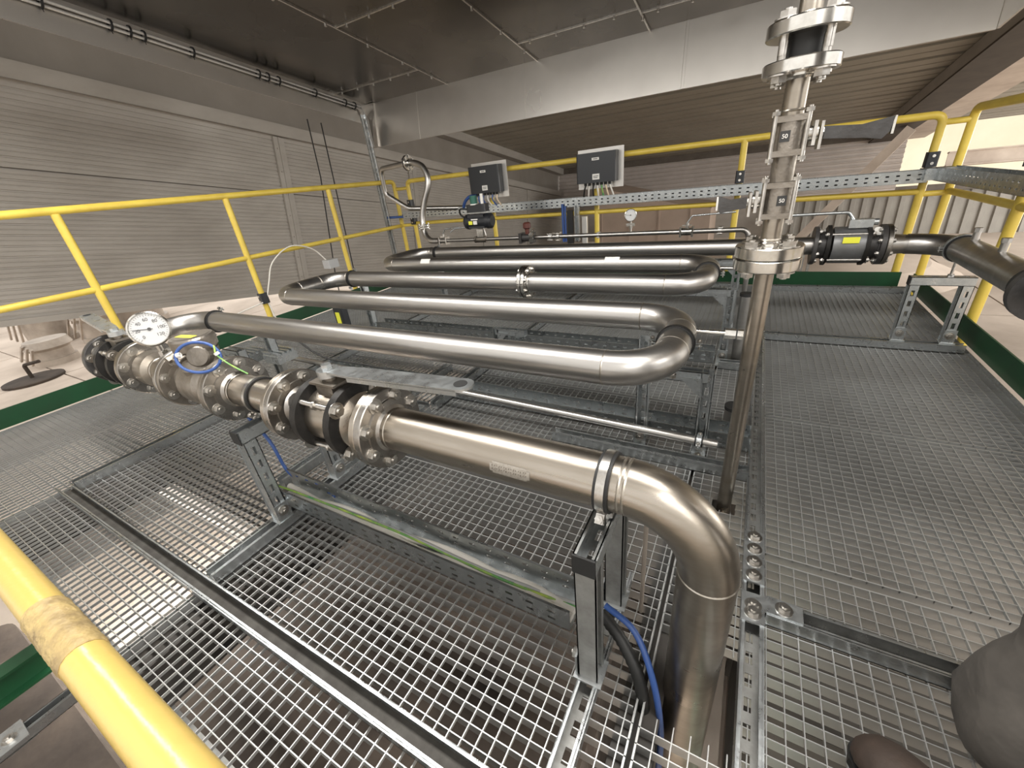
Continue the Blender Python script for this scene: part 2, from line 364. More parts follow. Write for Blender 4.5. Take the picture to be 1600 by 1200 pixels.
# big tan vessel seen under the back rail and the pale mound beside it
t = thing('insulated_vessel', 'large tan insulated vessel with sloping top behind the back railing', 'vessel', (-2.2, 12.5, -1.4))
mb = MB(); mb.prism([(-1.9, 0), (1.2, 0), (1.2, 1.2), (.4, 1.35), (-1.9, 1.95)], (-2.2, 12.4, -1.4), X, Z, Y * 2); build('body', mb, M['tan'], t)
mb = MB()
for q in range(4): mb.boxv((-3.9 + q * .8, 12.38, -1.4), X * .04, Y * .02, Z * 1.3)
build('seam_strip', mb, M['tan'], t)
mb = MB(); mb.lathe((1.5, 10.6, -1.4), Z, [(0, 2.0), (.25, 1.5), (.42, .7), (.5, 0)], 32); single('sand_pile', mb, M['floor'], 'low pale pile of material on the floor behind the right valve', 'pile')
t = thing('steel_post_pair', 'thin twin steel uprights standing on the floor behind the grey valve', 'post', (.62, 6.4, -1.4))
for q in (0, .07):
    mb = MB(); mb.boxab((.60 + q, 6.4, -1.4), (.63 + q, 6.43, -.1)); build('upright', mb, M['galvd'], t)

# ------------------------------------------------------------------ extraction hood over the platform
CZ = 1.5
h = thing('extraction_hood', 'large stainless extraction hood with riveted ceiling hanging over the pipes', 'hood', T(-1.4, 1.5, CZ))
xl, xr, yb = -3.92, 1.06, 3.83
mb = MB(); seams = [xl, -2.80, -1.83, -.885, .06, xr]
mb.boxv(T(xl, -.8, CZ), X * (xr - xl), YP * (yb + .8), ZP * .01); build('ceiling_sheet', mb, M['hoodc'], h)
for x in seams[1:-1]:
    mb = MB(); mb.boxv(T(x, -.8, CZ - .012), X * .012, YP * (yb + .8), ZP * .012)
    y = -.6
    while y < yb: mb.cyl(T(x + .006, y, CZ - .012), T(x + .006, y, CZ - .03), .009, seg=8); y += .38
    build('seam_strip', mb, M['bolt'], h)
for a, b, y in ((xl, seams[1], 1.3), (xl, seams[1], 3.4), (seams[1], seams[2], 2.52), (seams[2], seams[3], 3.45), (seams[1], seams[2], .4), (seams[2], seams[3], 1.1), (seams[3], seams[4], 3.52), (seams[3], seams[4], .6), (seams[4], xr, 2.2)):
    mb = MB(); mb.boxv(T(a, y, CZ - .010), X * (b - a), YP * .012, ZP * .010)
    x = a + .12
    while x < b: mb.cyl(T(x, y + .006, CZ - .01), T(x, y + .006, CZ - .028), .009, seg=8); x += .22
    build('cross_seam', mb, M['bolt'], h)
zb, zl = 1.077, 1.302
cuts = [xl, -3.22, -1.97, -.62, xr]
for a, b in zip(cuts, cuts[1:]):
    mb = MB(); mb.boxv(T(a + .002, yb, zb), X * (b - a - .004), YP * .012, ZP * (CZ - zb)); mb.boxv(T(a, yb - .004, zb), X * .02, YP * .004, ZP * (CZ - zb)); build('back_skirt', mb, M['hood'], h)
for a, b in ((-.8, 1.12), (1.12, yb)):
    mb = MB(); mb.boxv(T(xl - .012, a + .002, zl), X * .012, YP * (b - a - .004), ZP * (CZ - zl)); build('side_skirt', mb, M['hood'], h)
mb = MB(); mb.boxv(T(xl, 1.1, zl), X * .006, YP * .05, ZP * (CZ - zl)); build('joint_cover', mb, M['hood'], h)
mb = MB(); mb.boxv(T(xl - .02, yb - .02, zb), X * .14, YP * .04, ZP * .42); build('corner_plate', mb, M['hood'], h)
mb = MB(); mb.boxv(T(xr, -.8, zb), X * .012, YP * (yb + .8), ZP * (CZ - zb)); build('right_skirt', mb, M['hood'], h)
# conduits along the left skirt
for q, (dz, rr, lb) in enumerate(((.045, .011, 'upper'), (.075, .009, 'lower'))):
    mb = MB(); mb.tube([T(xl + .03, -.8, CZ - dz), T(xl + .03, yb - .12, CZ - dz), T(xl + .04, yb - .05, CZ - dz - .12), T(xl + .05, yb - .02, CZ - .42)], rr, 8)
    single('cable_conduit', mb, M['conduit'], lb + ' grey conduit run along the left skirt of the hood', 'conduit')
mb = MB()
t = thing('cable_ties', 'small black ties round the two conduits at the left hood edge', 'cable tie', T(xl + .03, 1.5, CZ - .05))
for y in (.5, .95, 1.3, 1.62, 1.72, 1.8, 2.1, 2.6, 2.68, 2.78, 3.15, 3.5, 3.62):
    mb = MB(); p = T(xl + .03, y, CZ - .06); mb.ring(p - YP * .006, p + YP * .006, .034, .028, 14); mb.bar(p - ZP * .03, p - ZP * .05 + X * .01, .004, .003); build('tie', mb, M['rubber'], t)
# hanging chains / ropes behind
for i, (y, l) in enumerate(((3.95, 'left'), (4.15, 'right'))):
    mb = MB(); mb.tube([T(-5.1, y, 1.56), T(-5.05, y + .02, .9), T(-5.05 + .06 * i, y + .08 * i, -.3), T(-4.95, y + .12 * i, -1.6)], .008, 6)
    single('hanging_rope', mb, M['rubber'], l + ' of two thin dark ropes hanging before the left wall', 'rope')

# ------------------------------------------------------------------ grating floor
HOLES = [(.013, .56, .095), (.04, 1.15, .034), (.0, 2.16, .0)]
def grating(x0, x1, y0, y1, label):
    mb = MB(); px, py = .0315, .0292; t = .0021
    for e in ((x0, x0 + .004), (x1 - .004, x1)): mb.boxab((e[0], y0, -.03), (e[1], y1, 0))
    for e in ((y0, y0 + .004), (y1 - .004, y1)): mb.boxab((x0, e[0], -.03), (x1, e[1], 0))
    def pieces(a, b, c, horiz):
        seg = [(a, b)]
        for hx, hy, hr in HOLES:
            if hr <= 0: continue
            cc, aa = (hy, hx) if horiz else (hx, hy)
            if abs(c - cc) < hr:
                out = []
                for s, e in seg:
                    if e < aa - hr or s > aa + hr: out.append((s, e)); continue
                    if s < aa - hr: out.append((s, aa - hr))
                    if e > aa + hr: out.append((aa + hr, e))
                seg = out
        return seg
    y = y0 + py
    while y < y1 - .008:
        for a, b in pieces(x0, x1, y, True): mb.boxab((a, y - t / 2, -.03), (b, y + t / 2, 0))
        y += py
    x = x0 + px
    while x < x1 - .008:
        for a, b in pieces(y0, y1, x, False): mb.boxab((x - t / 2, a, -.008), (x + t / 2, b, .0006))
        x += px
    single('grating_panel', mb, M['grate'], label, 'grating', 'grating panels of the platform floor')
XS = [(-3.66, -2.46), (-2.45, -1.30), (-1.29, -.075), (-.065, 1.03)]; YS = [(-.03, .965), (.99, 1.745), (1.765, 2.75), (2.77, 3.92)]
cn = ['at the left side', 'left of centre', 'right of centre', 'at the right side']; rn = ['nearest row', 'second row', 'third row', 'farthest row']
for i, a in enumerate(XS):
    for j, b in enumerate(YS): grating(a[0], a[1], b[0], b[1], 'galvanised floor grating panel %s in the %s' % (cn[i], rn[j]))

# platform steel underneath
def ibeam(p0, p1, h, w, label, m=None):
    p0, p1 = V(p0), V(p1); mb = MB(); mb.bar(p0 + Z * h / 2, p1 + Z * h / 2, w, .01, Z); mb.bar(p0 - Z * h / 2, p1 - Z * h / 2, w, .01, Z); mb.bar(p0, p1, .008, h, Z)
    single('platform_beam', mb, m or M['galvd'], label, 'beam', 'beams under the platform')
for x, l in ((-3.6, 'along the left edge'), (-2.42, 'between the left and left-centre panels'), (-1.26, 'below the left near-pipe support'), (-.07, 'below the right near-pipe support'), (.99, 'along the right edge')):
    ibeam((x, -.03, -.115), (x, 3.93, -.115), .15, .08, 'dark steel beam under the platform ' + l, DK)
for y, l in ((-.02, 'nearest'), (3.9, 'farthest')):
    ibeam((-3.66, y, -.28), (1.03, y, -.28), .16, .08, 'dull grey cross beam under the platform, the ' + l + ' one')
# bodies below the grating
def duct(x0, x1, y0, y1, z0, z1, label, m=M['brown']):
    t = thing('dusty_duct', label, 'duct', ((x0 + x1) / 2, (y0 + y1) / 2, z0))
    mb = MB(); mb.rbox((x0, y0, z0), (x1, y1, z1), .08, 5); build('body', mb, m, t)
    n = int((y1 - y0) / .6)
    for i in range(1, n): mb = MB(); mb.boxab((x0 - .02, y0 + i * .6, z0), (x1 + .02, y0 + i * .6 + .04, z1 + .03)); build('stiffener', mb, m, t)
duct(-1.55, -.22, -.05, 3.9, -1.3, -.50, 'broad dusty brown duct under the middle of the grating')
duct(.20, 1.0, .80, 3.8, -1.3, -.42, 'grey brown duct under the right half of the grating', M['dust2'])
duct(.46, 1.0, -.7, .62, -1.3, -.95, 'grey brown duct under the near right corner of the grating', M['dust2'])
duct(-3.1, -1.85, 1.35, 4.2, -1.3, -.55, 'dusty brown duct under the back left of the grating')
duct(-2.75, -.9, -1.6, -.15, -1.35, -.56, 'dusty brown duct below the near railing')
ibeam((-3.7, .62, -.36), (-1.6, .62, -.36), .2, .12, 'dark beam crossing the bright floor patches below the grating', DK)
ibeam((-3.35, -.1, -.7), (-3.35, 4.0, -.7), .2, .14, 'dark lower beam running away under the left grating', DK)
ibeam((-2.12, -1.5, -.42), (-2.12, -.12, -.42), .10, .07, 'green beam sticking out below the near railing at the lower left', M['green'])
for i, (x, y0, y1, z, rr) in enumerate(((.27, -.4, .74, -.78, .030), (.37, -.4, .74, -.82, .024))):
    mb = MB(); mb.cyl((x, y0, z), (x, y1, z), rr); mb.ring((x, .2, z), (x, .22, z), rr + .02, rr * .5, 20)
    single('green_pipe', mb, M['pgreen'], ('thicker' if i == 0 else 'thinner') + ' pale green pipe under the right near grating', 'pipe')
for i, (y, z) in enumerate(((.12, -.7), (.35, -.66), (.52, -.8))):
    mb = MB(); mb.boxab((-.2, y, z), (1.3, y + .05, z + .03)); single('pale_rail', mb, M['white2'], ['nearest', 'middle', 'farthest'][i] + ' of three pale rails under the right near grating', 'rail')

# toe plates
def toe(p0, p1, label):
    mb = MB(); mb.bar(V(p0) + Z * .05, V(p1) + Z * .05, .008, .11, Z); single('toe_plate', mb, M['green'], label, 'toe plate')
toe((-3.72, -.03, -.002), (-3.72, 3.98, -.002), 'green toe plate along the left platform edge')
toe((-3.72, 3.975, -.002), (1.0, 3.975, -.002), 'green toe plate along the far platform edge')
toe((1.06, -.03, -.002), (1.06, 3.93, -.002), 'green toe plate along the right platform edge')
toe((-3.72, -.045, -.002), (1.06, -.045, -.002), 'green toe plate along the near platform edge')

# ------------------------------------------------------------------ railings
def rail(label, pts, posts, midpts, loc, ym='yellow'):
    t = thing('handrail', label, 'railing', loc)
    mb = MB(); mb.tube(fillet(pts, .06), .0235, 18); build('top_rail', mb, M[ym], t)
    mb = MB(); mb.tube(midpts, .020, 16); build('mid_rail', mb, M[ym], t)
    for p in posts:
        mb = MB(); mb.cyl((p[0], p[1], -.1), (p[0], p[1], 1.095), .0235); build('post', mb, M[ym], t)
    return t
LX, BY, RX, NY = -3.75, 4.03, 1.12, -.016
rl = rail('yellow tubular handrail along the left side of the platform', [(LX, .02, 1.113), (LX, 4.0, 1.113), (LX, 4.0, -.1)], [(LX, .04), (LX, 1.02), (LX, 2.05), (LX, 3.06)], [(LX, .02, .63), (LX, 4.0, .63)], (LX, 2, 0))
rb = rail('yellow tubular handrail along the far side of the platform', [(-3.57, BY, -.1), (-3.57, BY, 1.10), (.975, BY, 1.085), (.975, BY, -.1)], [(-2.45, BY), (-1.31, BY), (-.14, BY)], [(-3.57, BY, .645), (.975, BY, .636)], (-1.3, BY, 0))
rr = rail('yellow tubular handrail along the right side of the platform', [(RX, 4.05, -.1), (RX, 4.05, 1.10), (RX, .1, 1.10), (RX, .1, -.1)], [(RX, 3.05), (RX, 2.05), (RX, 1.05)], [(RX, 4.05, .63), (RX, .1, .63)], (RX, 2, 0))
for z in (1.04, .62): mb = MB(); mb.cyl((.975, BY, z), (RX, 4.05, z), .018, seg=12); build('link_bar', mb, M['yellow'], rb)
for z in (1.03, .63): mb = MB(); mb.cyl((LX, 4.0, z), (-3.57, BY, z), .018, seg=12); build('link_bar', mb, M['yellow'], rl)
rn_ = rail('thick yellow handrail crossing close to the camera at the lower left', [(LX, NY, 1.11), (1.1, NY, 1.11)], [(LX + .05, NY), (-2.7, NY), (1.0, NY)], [(LX, NY, .595), (1.1, NY, .595)], (-1.3, NY, 0), 'ynear')
mb = MB(); pts = [(-.675 + .0045 * i, NY, .595) for i in range(28)]
mb.tube(pts, [.0212 + .0007 * math.sin(i * 1.7) * math.cos(i * .6) for i in range(28)], 24); build('tape_sleeve', mb, M['ydust'], rn_, 'crinkled dusty tape wrapped round the mid rail')
# black rail clamps
def clamp(x, y, z, label, s=1):
    t = thing('rail_clamp', label, 'clamp', (x, y, z), 'black clamps on the yellow posts')
    mb = MB(); mb.rbox((x - .032 * s, y - .036 * s, z - .045), (x + .032 * s, y + .03 * s, z + .045), .012); build('body', mb, M['plast'], t)
    for dz in (-.022, .022):
        mb = MB(); mb.cyl((x, y - .036 * s, z + dz), (x, y - .042 * s, z + dz), .009, seg=10); build('screw', mb, M['bright'], t)
clamp(-.14, BY - .005, .83, 'black two-screw clamp on the far post left of the vertical line')
clamp(.975, BY - .005, .83, 'black two-screw clamp on the far right corner post')
clamp(-3.57, BY - .005, .86, 'black clamp on the far left corner post, above the tray')
clamp(-3.57, BY - .005, .68, 'black clamp on the far left corner post, below the tray')
clamp(RX - .01, 3.05, .85, 'black clamp on the right rail post at the picture edge')
clamp(LX + .01, 2.05, .28, 'black clamp holding a white cable on the left rail post')

# ------------------------------------------------------------------ galvanised strut and trays
def strut_mb(mb, p0, p1, op, w=.041, h=.041, t=.0025, slots=True, web=True, sides=True):
    p0, p1 = V(p0), V(p1); L = (p1 - p0).length; d = (p1 - p0).normalized(); o = V(op).normalized(); s = d.cross(o).normalized()
    a = p0 - s * w / 2 - o * h / 2
    if web and slots: mb.perf(a, d, s, o, L, w, t, 1, .05, .028, .0135)
    elif web: mb.boxv(a, d * L, s * w, o * t)
    if not sides: return mb
    mb.boxv(a, d * L, s * t, o * h); mb.boxv(a + s * (w - t), d * L, s * t, o * h)
    mb.boxv(a + o * (h - t), d * L, s * .007, o * t); mb.boxv(a + s * (w - .007) + o * (h - t), d * L, s * .0095, o * t)
    return mb
def nut(mb, p, n, r=.0125, h=.009, washer=True):
    p, n = V(p), V(n).normalized()
    if washer: mb.cyl(p, p + n * .0025, r * 1.45, seg=18)
    mb.hexp(p + n * .0025, p + n * (h + .0025), r)
    mb.cyl(p + n * (h + .0025), p + n * (h + .006), r * .5, seg=10)
def lone_strut(p0, p1, op, label, w=.041, h=.041, m='galv', slots=True, ends=()):
    t = thing('strut_channel', label, 'channel', (V(p0) + V(p1)) / 2, 'strut channels on the platform floor')
    build('channel', strut_mb(MB(), p0, p1, op, w, h, slots=slots, web=False), M[m], t)
    build('web', strut_mb(MB(), p0, p1, op, w, h, slots=slots, sides=False), M['galvd' if slots else 'channel_shade'], t)
    for e in ends:       # e: list of (position, plate half length, bolts)
        pos, hl, n = e; d = (V(p1) - V(p0)).normalized(); pos = V(pos); s = d.cross(V(op)).normalized(); o = V(op).normalized()
        mb = MB(); mb.boxv(pos - d * hl - s * .024, d * 2 * hl, s * .048, o * .005); build('splice_plate', mb, M['galv'], t)
        for k in range(n):
            mb = MB(); nut(mb, pos + d * (hl * 2 * (k + .5) / n - hl) + o * .005, o); build('bolt', mb, M['bolt'], t)
    return t
ZS = .0215
lone_strut((.122, -.02, ZS), (.122, 3.86, ZS), Z, 'long open strut channel running away across the grating beside the big elbow', .043, .042, ends=(((.122, .925, .042), .088, 4), ((.122, .77, .042), .035, 1)))
def angle_plate(x, y, sx, label):
    t = thing('angle_bracket', label, 'bracket', (x, y, .042), 'flat angle brackets joining struts')
    mb = MB(); mb.prism([(-.024, -.05), (.024, -.05), (.024, -.01), (.024 + .075, -.01), (.024 + .075, .032), (.03, .036), (.02, .026), (-.024, .008)], (x, y, .0425), X * sx, Y, Z * .005); build('plate', mb, M['galv'], t)
    for px, py in ((0, -.026), (.062, .010)):
        mb = MB(); nut(mb, (x + sx * px, y + py, .0475), Z); build('bolt', mb, M['bolt'], t)
angle_plate(.122, .775, 1, 'small angle bracket joining the right cross channel to the long strut')
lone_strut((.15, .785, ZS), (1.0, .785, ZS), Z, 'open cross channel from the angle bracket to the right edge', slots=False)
lone_strut((.15, 2.68, ZS), (1.0, 2.68, ZS), Z, 'cross channel under the feet of the right portal frame')
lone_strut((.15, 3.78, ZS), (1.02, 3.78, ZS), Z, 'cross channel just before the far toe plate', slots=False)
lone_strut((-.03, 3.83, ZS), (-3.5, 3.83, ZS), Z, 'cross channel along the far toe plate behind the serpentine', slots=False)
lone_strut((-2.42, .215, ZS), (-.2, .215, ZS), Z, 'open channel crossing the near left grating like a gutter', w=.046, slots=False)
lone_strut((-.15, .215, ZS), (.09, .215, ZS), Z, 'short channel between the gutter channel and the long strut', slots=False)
lone_strut((-2.40, .245, ZS), (-2.40, 1.85, ZS), Z, 'channel running away from the left end of the gutter channel', slots=False)
lone_strut((-1.29, .245, ZS), (-1.29, 1.28, ZS), Z, 'channel under the feet of the left near-pipe support')
lone_strut((-1.50, .62, ZS), (-1.50, 1.75, ZS), Z, 'short channel lying just left of the support channel')
lone_strut((-.175, .245, ZS), (-.175, .75, ZS), Z, 'channel under the feet of the right near-pipe support')
lone_strut((-.62, 1.305, ZS), (.10, 1.305, ZS), Z, 'cross channel carrying the two right posts behind the near pipe')
lone_strut((-.06, 2.2, ZS), (.10, 2.2, ZS), Z, 'short cross channel tied to the long strut under the third run')
lone_strut((-2.40, 1.30, ZS), (-1.31, 1.30, ZS), Z, 'cross channel under the first run at the left', slots=False)
lone_strut((-1.29, 1.33, ZS), (-1.29, 3.7, ZS), Z, 'channel running away under the middle of the serpentine')
lone_strut((-2.42, 1.9, ZS), (-2.42, 3.75, ZS), Z, 'channel running away under the left bends of the serpentine')

t = lone_strut((-1.80, -.9, -.40), (-1.80, -.10, -.40), Z, 'strut channel hanging below the near railing at the lower left', slots=False)
mb = MB(); mb.boxv((-1.83, -.30, -.375), X * .09, Y * .07, Z * .006); mb.boxv((-1.83, -.30, -.46), X * .006, Y * .07, Z * .09); build('bracket', mb, M['galv'], t)
mb = MB(); nut(mb, (-1.78, -.265, -.369), Z); build('bolt', mb, M['bolt'], t)
def support(label, pa, pb, zt, op, legop, m='galv', top_m='galv', cap=True, shoe_h=.07):
    pa, pb = V(pa), V(pb); t = thing('pipe_support', label, 'support', (pa + pb) / 2, 'strut frames carrying the pipes')
    for p in (pa, pb):
        build('leg', strut_mb(MB(), p, V((p.x, p.y, zt)), legop), M[m], t)
        mb = MB(); e = (pb - pa).normalized(); mb.boxv(V((p.x, p.y, p.z)) - X * .03 - Y * .03, X * .06, Y * .06, Z * .005)
        lo = V(legop).normalized()
        s = lo.cross(Z)
        mb.boxv(V((p.x, p.y, p.z)) - lo * .026 - s * .024, s * .048, lo * .004, Z * shoe_h); build('foot_bracket', mb, M['galv'], t)
        mb = MB(); nut(mb, V((p.x, p.y, p.z + shoe_h * .6)) - lo * .026, -lo); build('bolt', mb, M['bolt'], t)
    d = (pb - pa).normalized()
    build('top_channel', strut_mb(MB(), V((pa.x, pa.y, zt + .0205)) - d * .02, V((pb.x, pb.y, zt + .0205)) + d * .02, op), M[top_m], t)
    if cap:
        mb = MB(); q = V((pa.x, pa.y, zt + .0205)) - d * .022; mb.boxv(q - d.cross(Z) * .021 - Z * .021, d.cross(Z) * .042, -d * .004, Z * .042); build('end_cap', mb, M['rubber'], t)
    return t
support('slotted strut frame carrying the near pipe at its left clamp', (-1.285, .49, .042), (-1.285, .73, .042), .365, Z, -X)
support('strut frame with black end cap carrying the near pipe by the big elbow', (-.175, .475, .042), (-.175, .66, .042), .375, Z, X, 'galvd')
support('low portal frame standing on the right grating', (.74, 2.70, .042), (.93, 2.70, .042), .33, -Z, Y)
def post(label, p, zt, legop, arm=None, m='galv'):
    p = V(p); t = thing('strut_post', label, 'post', p, 'single strut posts under the serpentine')
    build('upright', strut_mb(MB(), p, V((p.x, p.y, zt)), legop), M[m], t)
    lo = V(legop).normalized(); s = lo.cross(Z)
    mb = MB(); mb.boxv(p + lo * .022 - s * .024, s * .048, lo * .004, Z * .075); mb.boxv(p + lo * .022 - s * .024, s * .048, lo * .05, Z * .004); build('foot_bracket', mb, M['galv'], t)
    mb = MB(); nut(mb, p + lo * .026 + Z * .045, lo); build('bolt', mb, M['bolt'], t)
    mb = MB(); nut(mb, p + lo * .05 + Z * .004, Z); build('bolt', mb, M['bolt'], t)
    if arm:
        a = V(arm); build('arm', strut_mb(MB(), V((p.x, p.y, zt - .02)), V((p.x, p.y, zt - .02)) + a, Z), M[m], t)
        mb = MB(); ad = a.normalized(); q = V((p.x, p.y, zt - .02)) - Y * .0235
        mb.prism([(0, 0), (.075, 0), (0, -.075)], q + ad * .018 - Z * .0, ad, Z, -Y * .003)
        build('gusset', mb, M['galv'], t)
    return t
t = thing('beam_bracket', 'small bright bracket with threaded rod behind the support by the big elbow', 'bracket', (-.115, .67, 0))
mb = MB(); mb.boxab((-.15, .655, .335), (-.095, .66, .375)); mb.boxab((-.15, .655, .37), (-.095, .70, .375)); mb.boxab((-.15, .695, .335), (-.095, .70, .375)); build('bracket', mb, M['galv'], t)
mb = MB(); mb.cyl((-.115, .68, .0), (-.115, .68, .372), .005, seg=10); build('threaded_rod', mb, M['white2'], t)
mb = MB(); mb.hexp((-.115, .68, .376), (-.115, .68, .386), .010); build('nut', mb, M['bolt'], t)
post('slotted post under the first right bend, standing on the cross channel', (-.28, 1.40, .0), .45, -Y)
post('post with gusset arm in front of the vertical line foot', (-.065, 1.42, .0), .335, -Y, (-.20, 0, 0))
post('post with gusset arm beside the second right bend', (-.05, 2.28, .0), .40, -Y, (-.25, 0, 0))
post('post behind the far right bend', (-.05, 2.9, .0), .42, -Y, (-.2, 0, 0))
post('slotted post standing behind the flow meter', (-2.33, 1.05, .042), .33, -Y, (-.14, 0, 0))
post('slotted post under the left clamp of the first run', (-2.33, 1.22, .042), .44, -Y)
post('slotted post under the left clamp of the third run', (-2.38, 2.02, .042), .45, -Y)
post('slotted post under the left clamp of the fifth run', (-2.42, 2.95, .042), .45, -Y)
post('slotted post with angled arms below the middle of the second run', (-1.29, 2.0, .042), .2, -Y, (.2, 0, 0))
mb = MB(); mb.rbox((-2.56, 1.84, .1), (-2.47, 1.90, .33), .01); t = thing('junction_box', 'narrow black box with yellow sticker hanging below the second run', 'box', (-2.5, 1.87, .1)); build('housing', mb, M['plast'], t)
mb = MB(); mb.boxab((-2.53, 1.87, .001), (-2.50, 1.895, .11)); build('stand', mb, M['galvd'], t)
mb = MB(); mb.boxab((-2.535, 1.836, .20), (-2.495, 1.8395, .28)); build('sticker', mb, M['ylab'], t)

def tray(label, p0, p1, up, side, w, hgt, cables=(), rows=2, m='galvt', sheetm=None):
    p0, p1 = V(p0), V(p1); L = (p1 - p0).length; d = (p1 - p0).normalized(); up = V(up); s = V(side)
    t = thing('cable_tray', label, 'cable tray', (p0 + p1) / 2, 'perforated cable trays')
    o = p0 - s * w / 2
    mb = MB(); mb.perf(o, d, s, up, L, w, .0015, max(2, rows), .05, .016, .008)
    mb.perf(o, d, up, s, L, hgt, .0015, rows, .055, .019, hgt * .12); mb.perf(o + s * (w - .0015), d, up, s, L, hgt, .0015, rows, .055, .019, hgt * .12)
    mb.boxv(o + up * hgt - s * .001, d * L, s * .006, up * .002); mb.boxv(o + s * (w - .005) + up * hgt, d * L, s * .006, up * .002)
    build('tray', mb, M[m], t); return t
def cable(label, pts, r, m, cat='cable', name='cable', n=6, group=None):
    mb = MB(); mb.tube(spline(pts, n), r, 8); return single(name, mb, M[m], label, cat, group)
tray('perforated cable tray running under the near pipe', (-1.36, .555, .085), (-.235, .555, .085), Z, Y, .088, .062)
tray('perforated cable tray on the grating in front of the first run', (-2.35, 1.50, .006), (.10, 1.50, .006), Z, Y, .095, .062)
tray('perforated cable tray under the second and third runs', (-2.35, 2.06, .10), (-.08, 2.06, .10), Z, Y, .09, .06)
tray('long perforated tray fixed along the far yellow railing', (-3.62, 3.955, .712), (.96, 3.955, .700), Z, Y, .10, .075)
tray('perforated tray fixed along the right yellow railing', (1.03, 3.9, .712), (1.03, .9, .712), Z, X, .10, .075)
mb = MB(); mb.boxab((.93, 3.86, .715), (1.09, 4.01, .783)); single('tray_corner', mb, M['galv'], 'sheet corner joining the far and right railing trays', 'tray corner')
cable('black filler tube added in the far railing tray to darken its slots', [(-3.5, 3.96, .75), (-2.0, 3.965, .748), (-.6, 3.955, .746), (.9, 3.96, .745)], .026, 'cblack')  # dark filler added so the tray slots look dark
cable('white cable lying in the near tray', [(-1.3, .54, .096), (-1.0, .575, .093), (-.7, .54, .094), (-.4, .57, .093), (-.24, .55, .094)], .012, 'white')
cable('second white cable beside the first in the near tray', [(-1.34, .575, .094), (-.95, .55, .095), (-.6, .575, .094), (-.24, .535, .095)], .011, 'white')
cable('grey cable in the near tray', [(-1.3, .56, .095), (-.8, .565, .104), (-.5, .555, .103), (-.24, .57, .095)], .006, 'cgrey')
cable('yellow green earth cable lying over the near tray', [(-1.36, .52, .15), (-1.2, .54, .13), (-.8, .56, .108), (-.45, .55, .106), (-.24, .56, .10)], .0035, 'ygreen')
cable('blue cable curling down beside the left near-pipe support', [(-1.50, .60, .37), (-1.40, .60, .26), (-1.36, .60, .13), (-1.26, .62, .09), (-1.12, .60, .10)], .006, 'blue')
cable('blue cable going down through the grating beside the elbow', [(-.17, .56, .15), (-.10, .54, .13), (-.05, .50, .05), (-.025, .485, -.1), (-.02, .48, -.3)], .007, 'blue')
mb = MB(); pp = spline([(-.18, .56, .12), (-.12, .53, .09), (-.075, .50, .02), (-.06, .48, -.12), (-.055, .48, -.3)], 12)
mb.tube(pp, [.0125 + .0018 * (i % 2) for i in range(len(pp))], 12); single('corrugated_conduit', mb, M['cblack'], 'black corrugated conduit beside the blue cable near the elbow', 'conduit')
cable('black cable curve above the tray under the first run', [(-2.2, 1.3, .3), (-2.05, 1.33, .2), (-1.8, 1.42, .14), (-1.4, 1.48, .08)], .005, 'cblack')
for i, (a, b) in enumerate(((-2.5, -1.9), (-2.3, -1.7))):
    cable(('left' if i == 0 else 'right') + ' blue cable bundle lying in the far railing tray', [(-3.66, 3.94, .75), (a, 3.95, .725), (b, 3.96, .725), (-1.4, 3.95, .725)], .009, 'blue')

# ------------------------------------------------------------------ pipe parts
def pipe_clamp(parent_or_label, c, d, r=.05, nutdir=None, w=.022, m='galv', stand=None, band=None, ears=(1, -1)):
    c, d = V(c), V(d).normalized(); t = thing('pipe_clamp', parent_or_label, 'clamp', c, 'rubber lined clamps round the pipes')
    mb = MB(); mb.ring(c - d * (w / 2 + .0055), c + d * (w / 2 + .0055), r + .0052, r + .0003); build('rubber_lining', mb, M['rubber'], t)
    mb = MB(); mb.ring(c - d * w / 2, c + d * w / 2, r + .0075, r + .0045); build('band', mb, M[band or m], t)
    nd = V(nutdir) if nutdir else V((0, -1, 0)) if abs(d.x) > .5 else X
    nd.normalize(); q = d.cross(nd).normalized()
    if q.z < 0: q = -q
    for sgn in ears:
        e = c + nd * sgn * (r + .008)
        mb = MB(); mb.boxv(e - d * w / 2 - q * .007, d * w, nd * sgn * .018, q * .0035); mb.boxv(e - d * w / 2 + q * .003, d * w, nd * sgn * .018, q * .0035); build('ear', mb, M[m], t)
        mb = MB(); p = e + nd * sgn * .010; mb.cyl(p - q * .016, p + q * .016, .003, seg=8); mb.hexp(p + q * .007, p + q * .013, .0075); build('screw', mb, M['bolt'], t)
    if stand:
        mb = MB(); mb.cyl(c - Z * (r + .006), V((c.x, c.y, stand)), .006, seg=10); mb.hexp((c.x, c.y, stand), (c.x, c.y, stand + .012), .012); build('stand_rod', mb, M['bolt'], t)
    return t
def flange(parent, c, d, R, th, bore, bc, nb=8, br=.012, mat_='flange', heads=True, tails=None, name='flange', hub=None, stack=0.):
    # c: face centre, d: direction of thickness
    c, d = V(c), V(d).normalized()
    prof = [(0, bore * .9), (0, R - .002), (.002, R), (th - .002, R), (th, R - .002), (th, bore * 1.42), (th + .004, bore * 1.40), (th + .005, bore * 1.1), (th + .012, bore * .9)]
    if hub: prof += [(th + hub * .3, bore * 1.15), (th + hub, bore)]
    mb = MB(); mb.lathe(c, d, prof, 44); f = build(name, mb, M[mat_], parent)
    dd, s, u = axes(d)
    for k in range(nb):
        a = 2 * PI * (k + .5) / nb; p = c + (s * math.cos(a) + u * math.sin(a)) * bc
        mb = MB()
        if heads: nut(mb, p + d * th, d, br, br * .75)
        if tails: mb.cyl(p - d * tails, p + d * (th + .004), br * .55, seg=10)
        build('bolt', mb, M['bolt'], f)
    return f
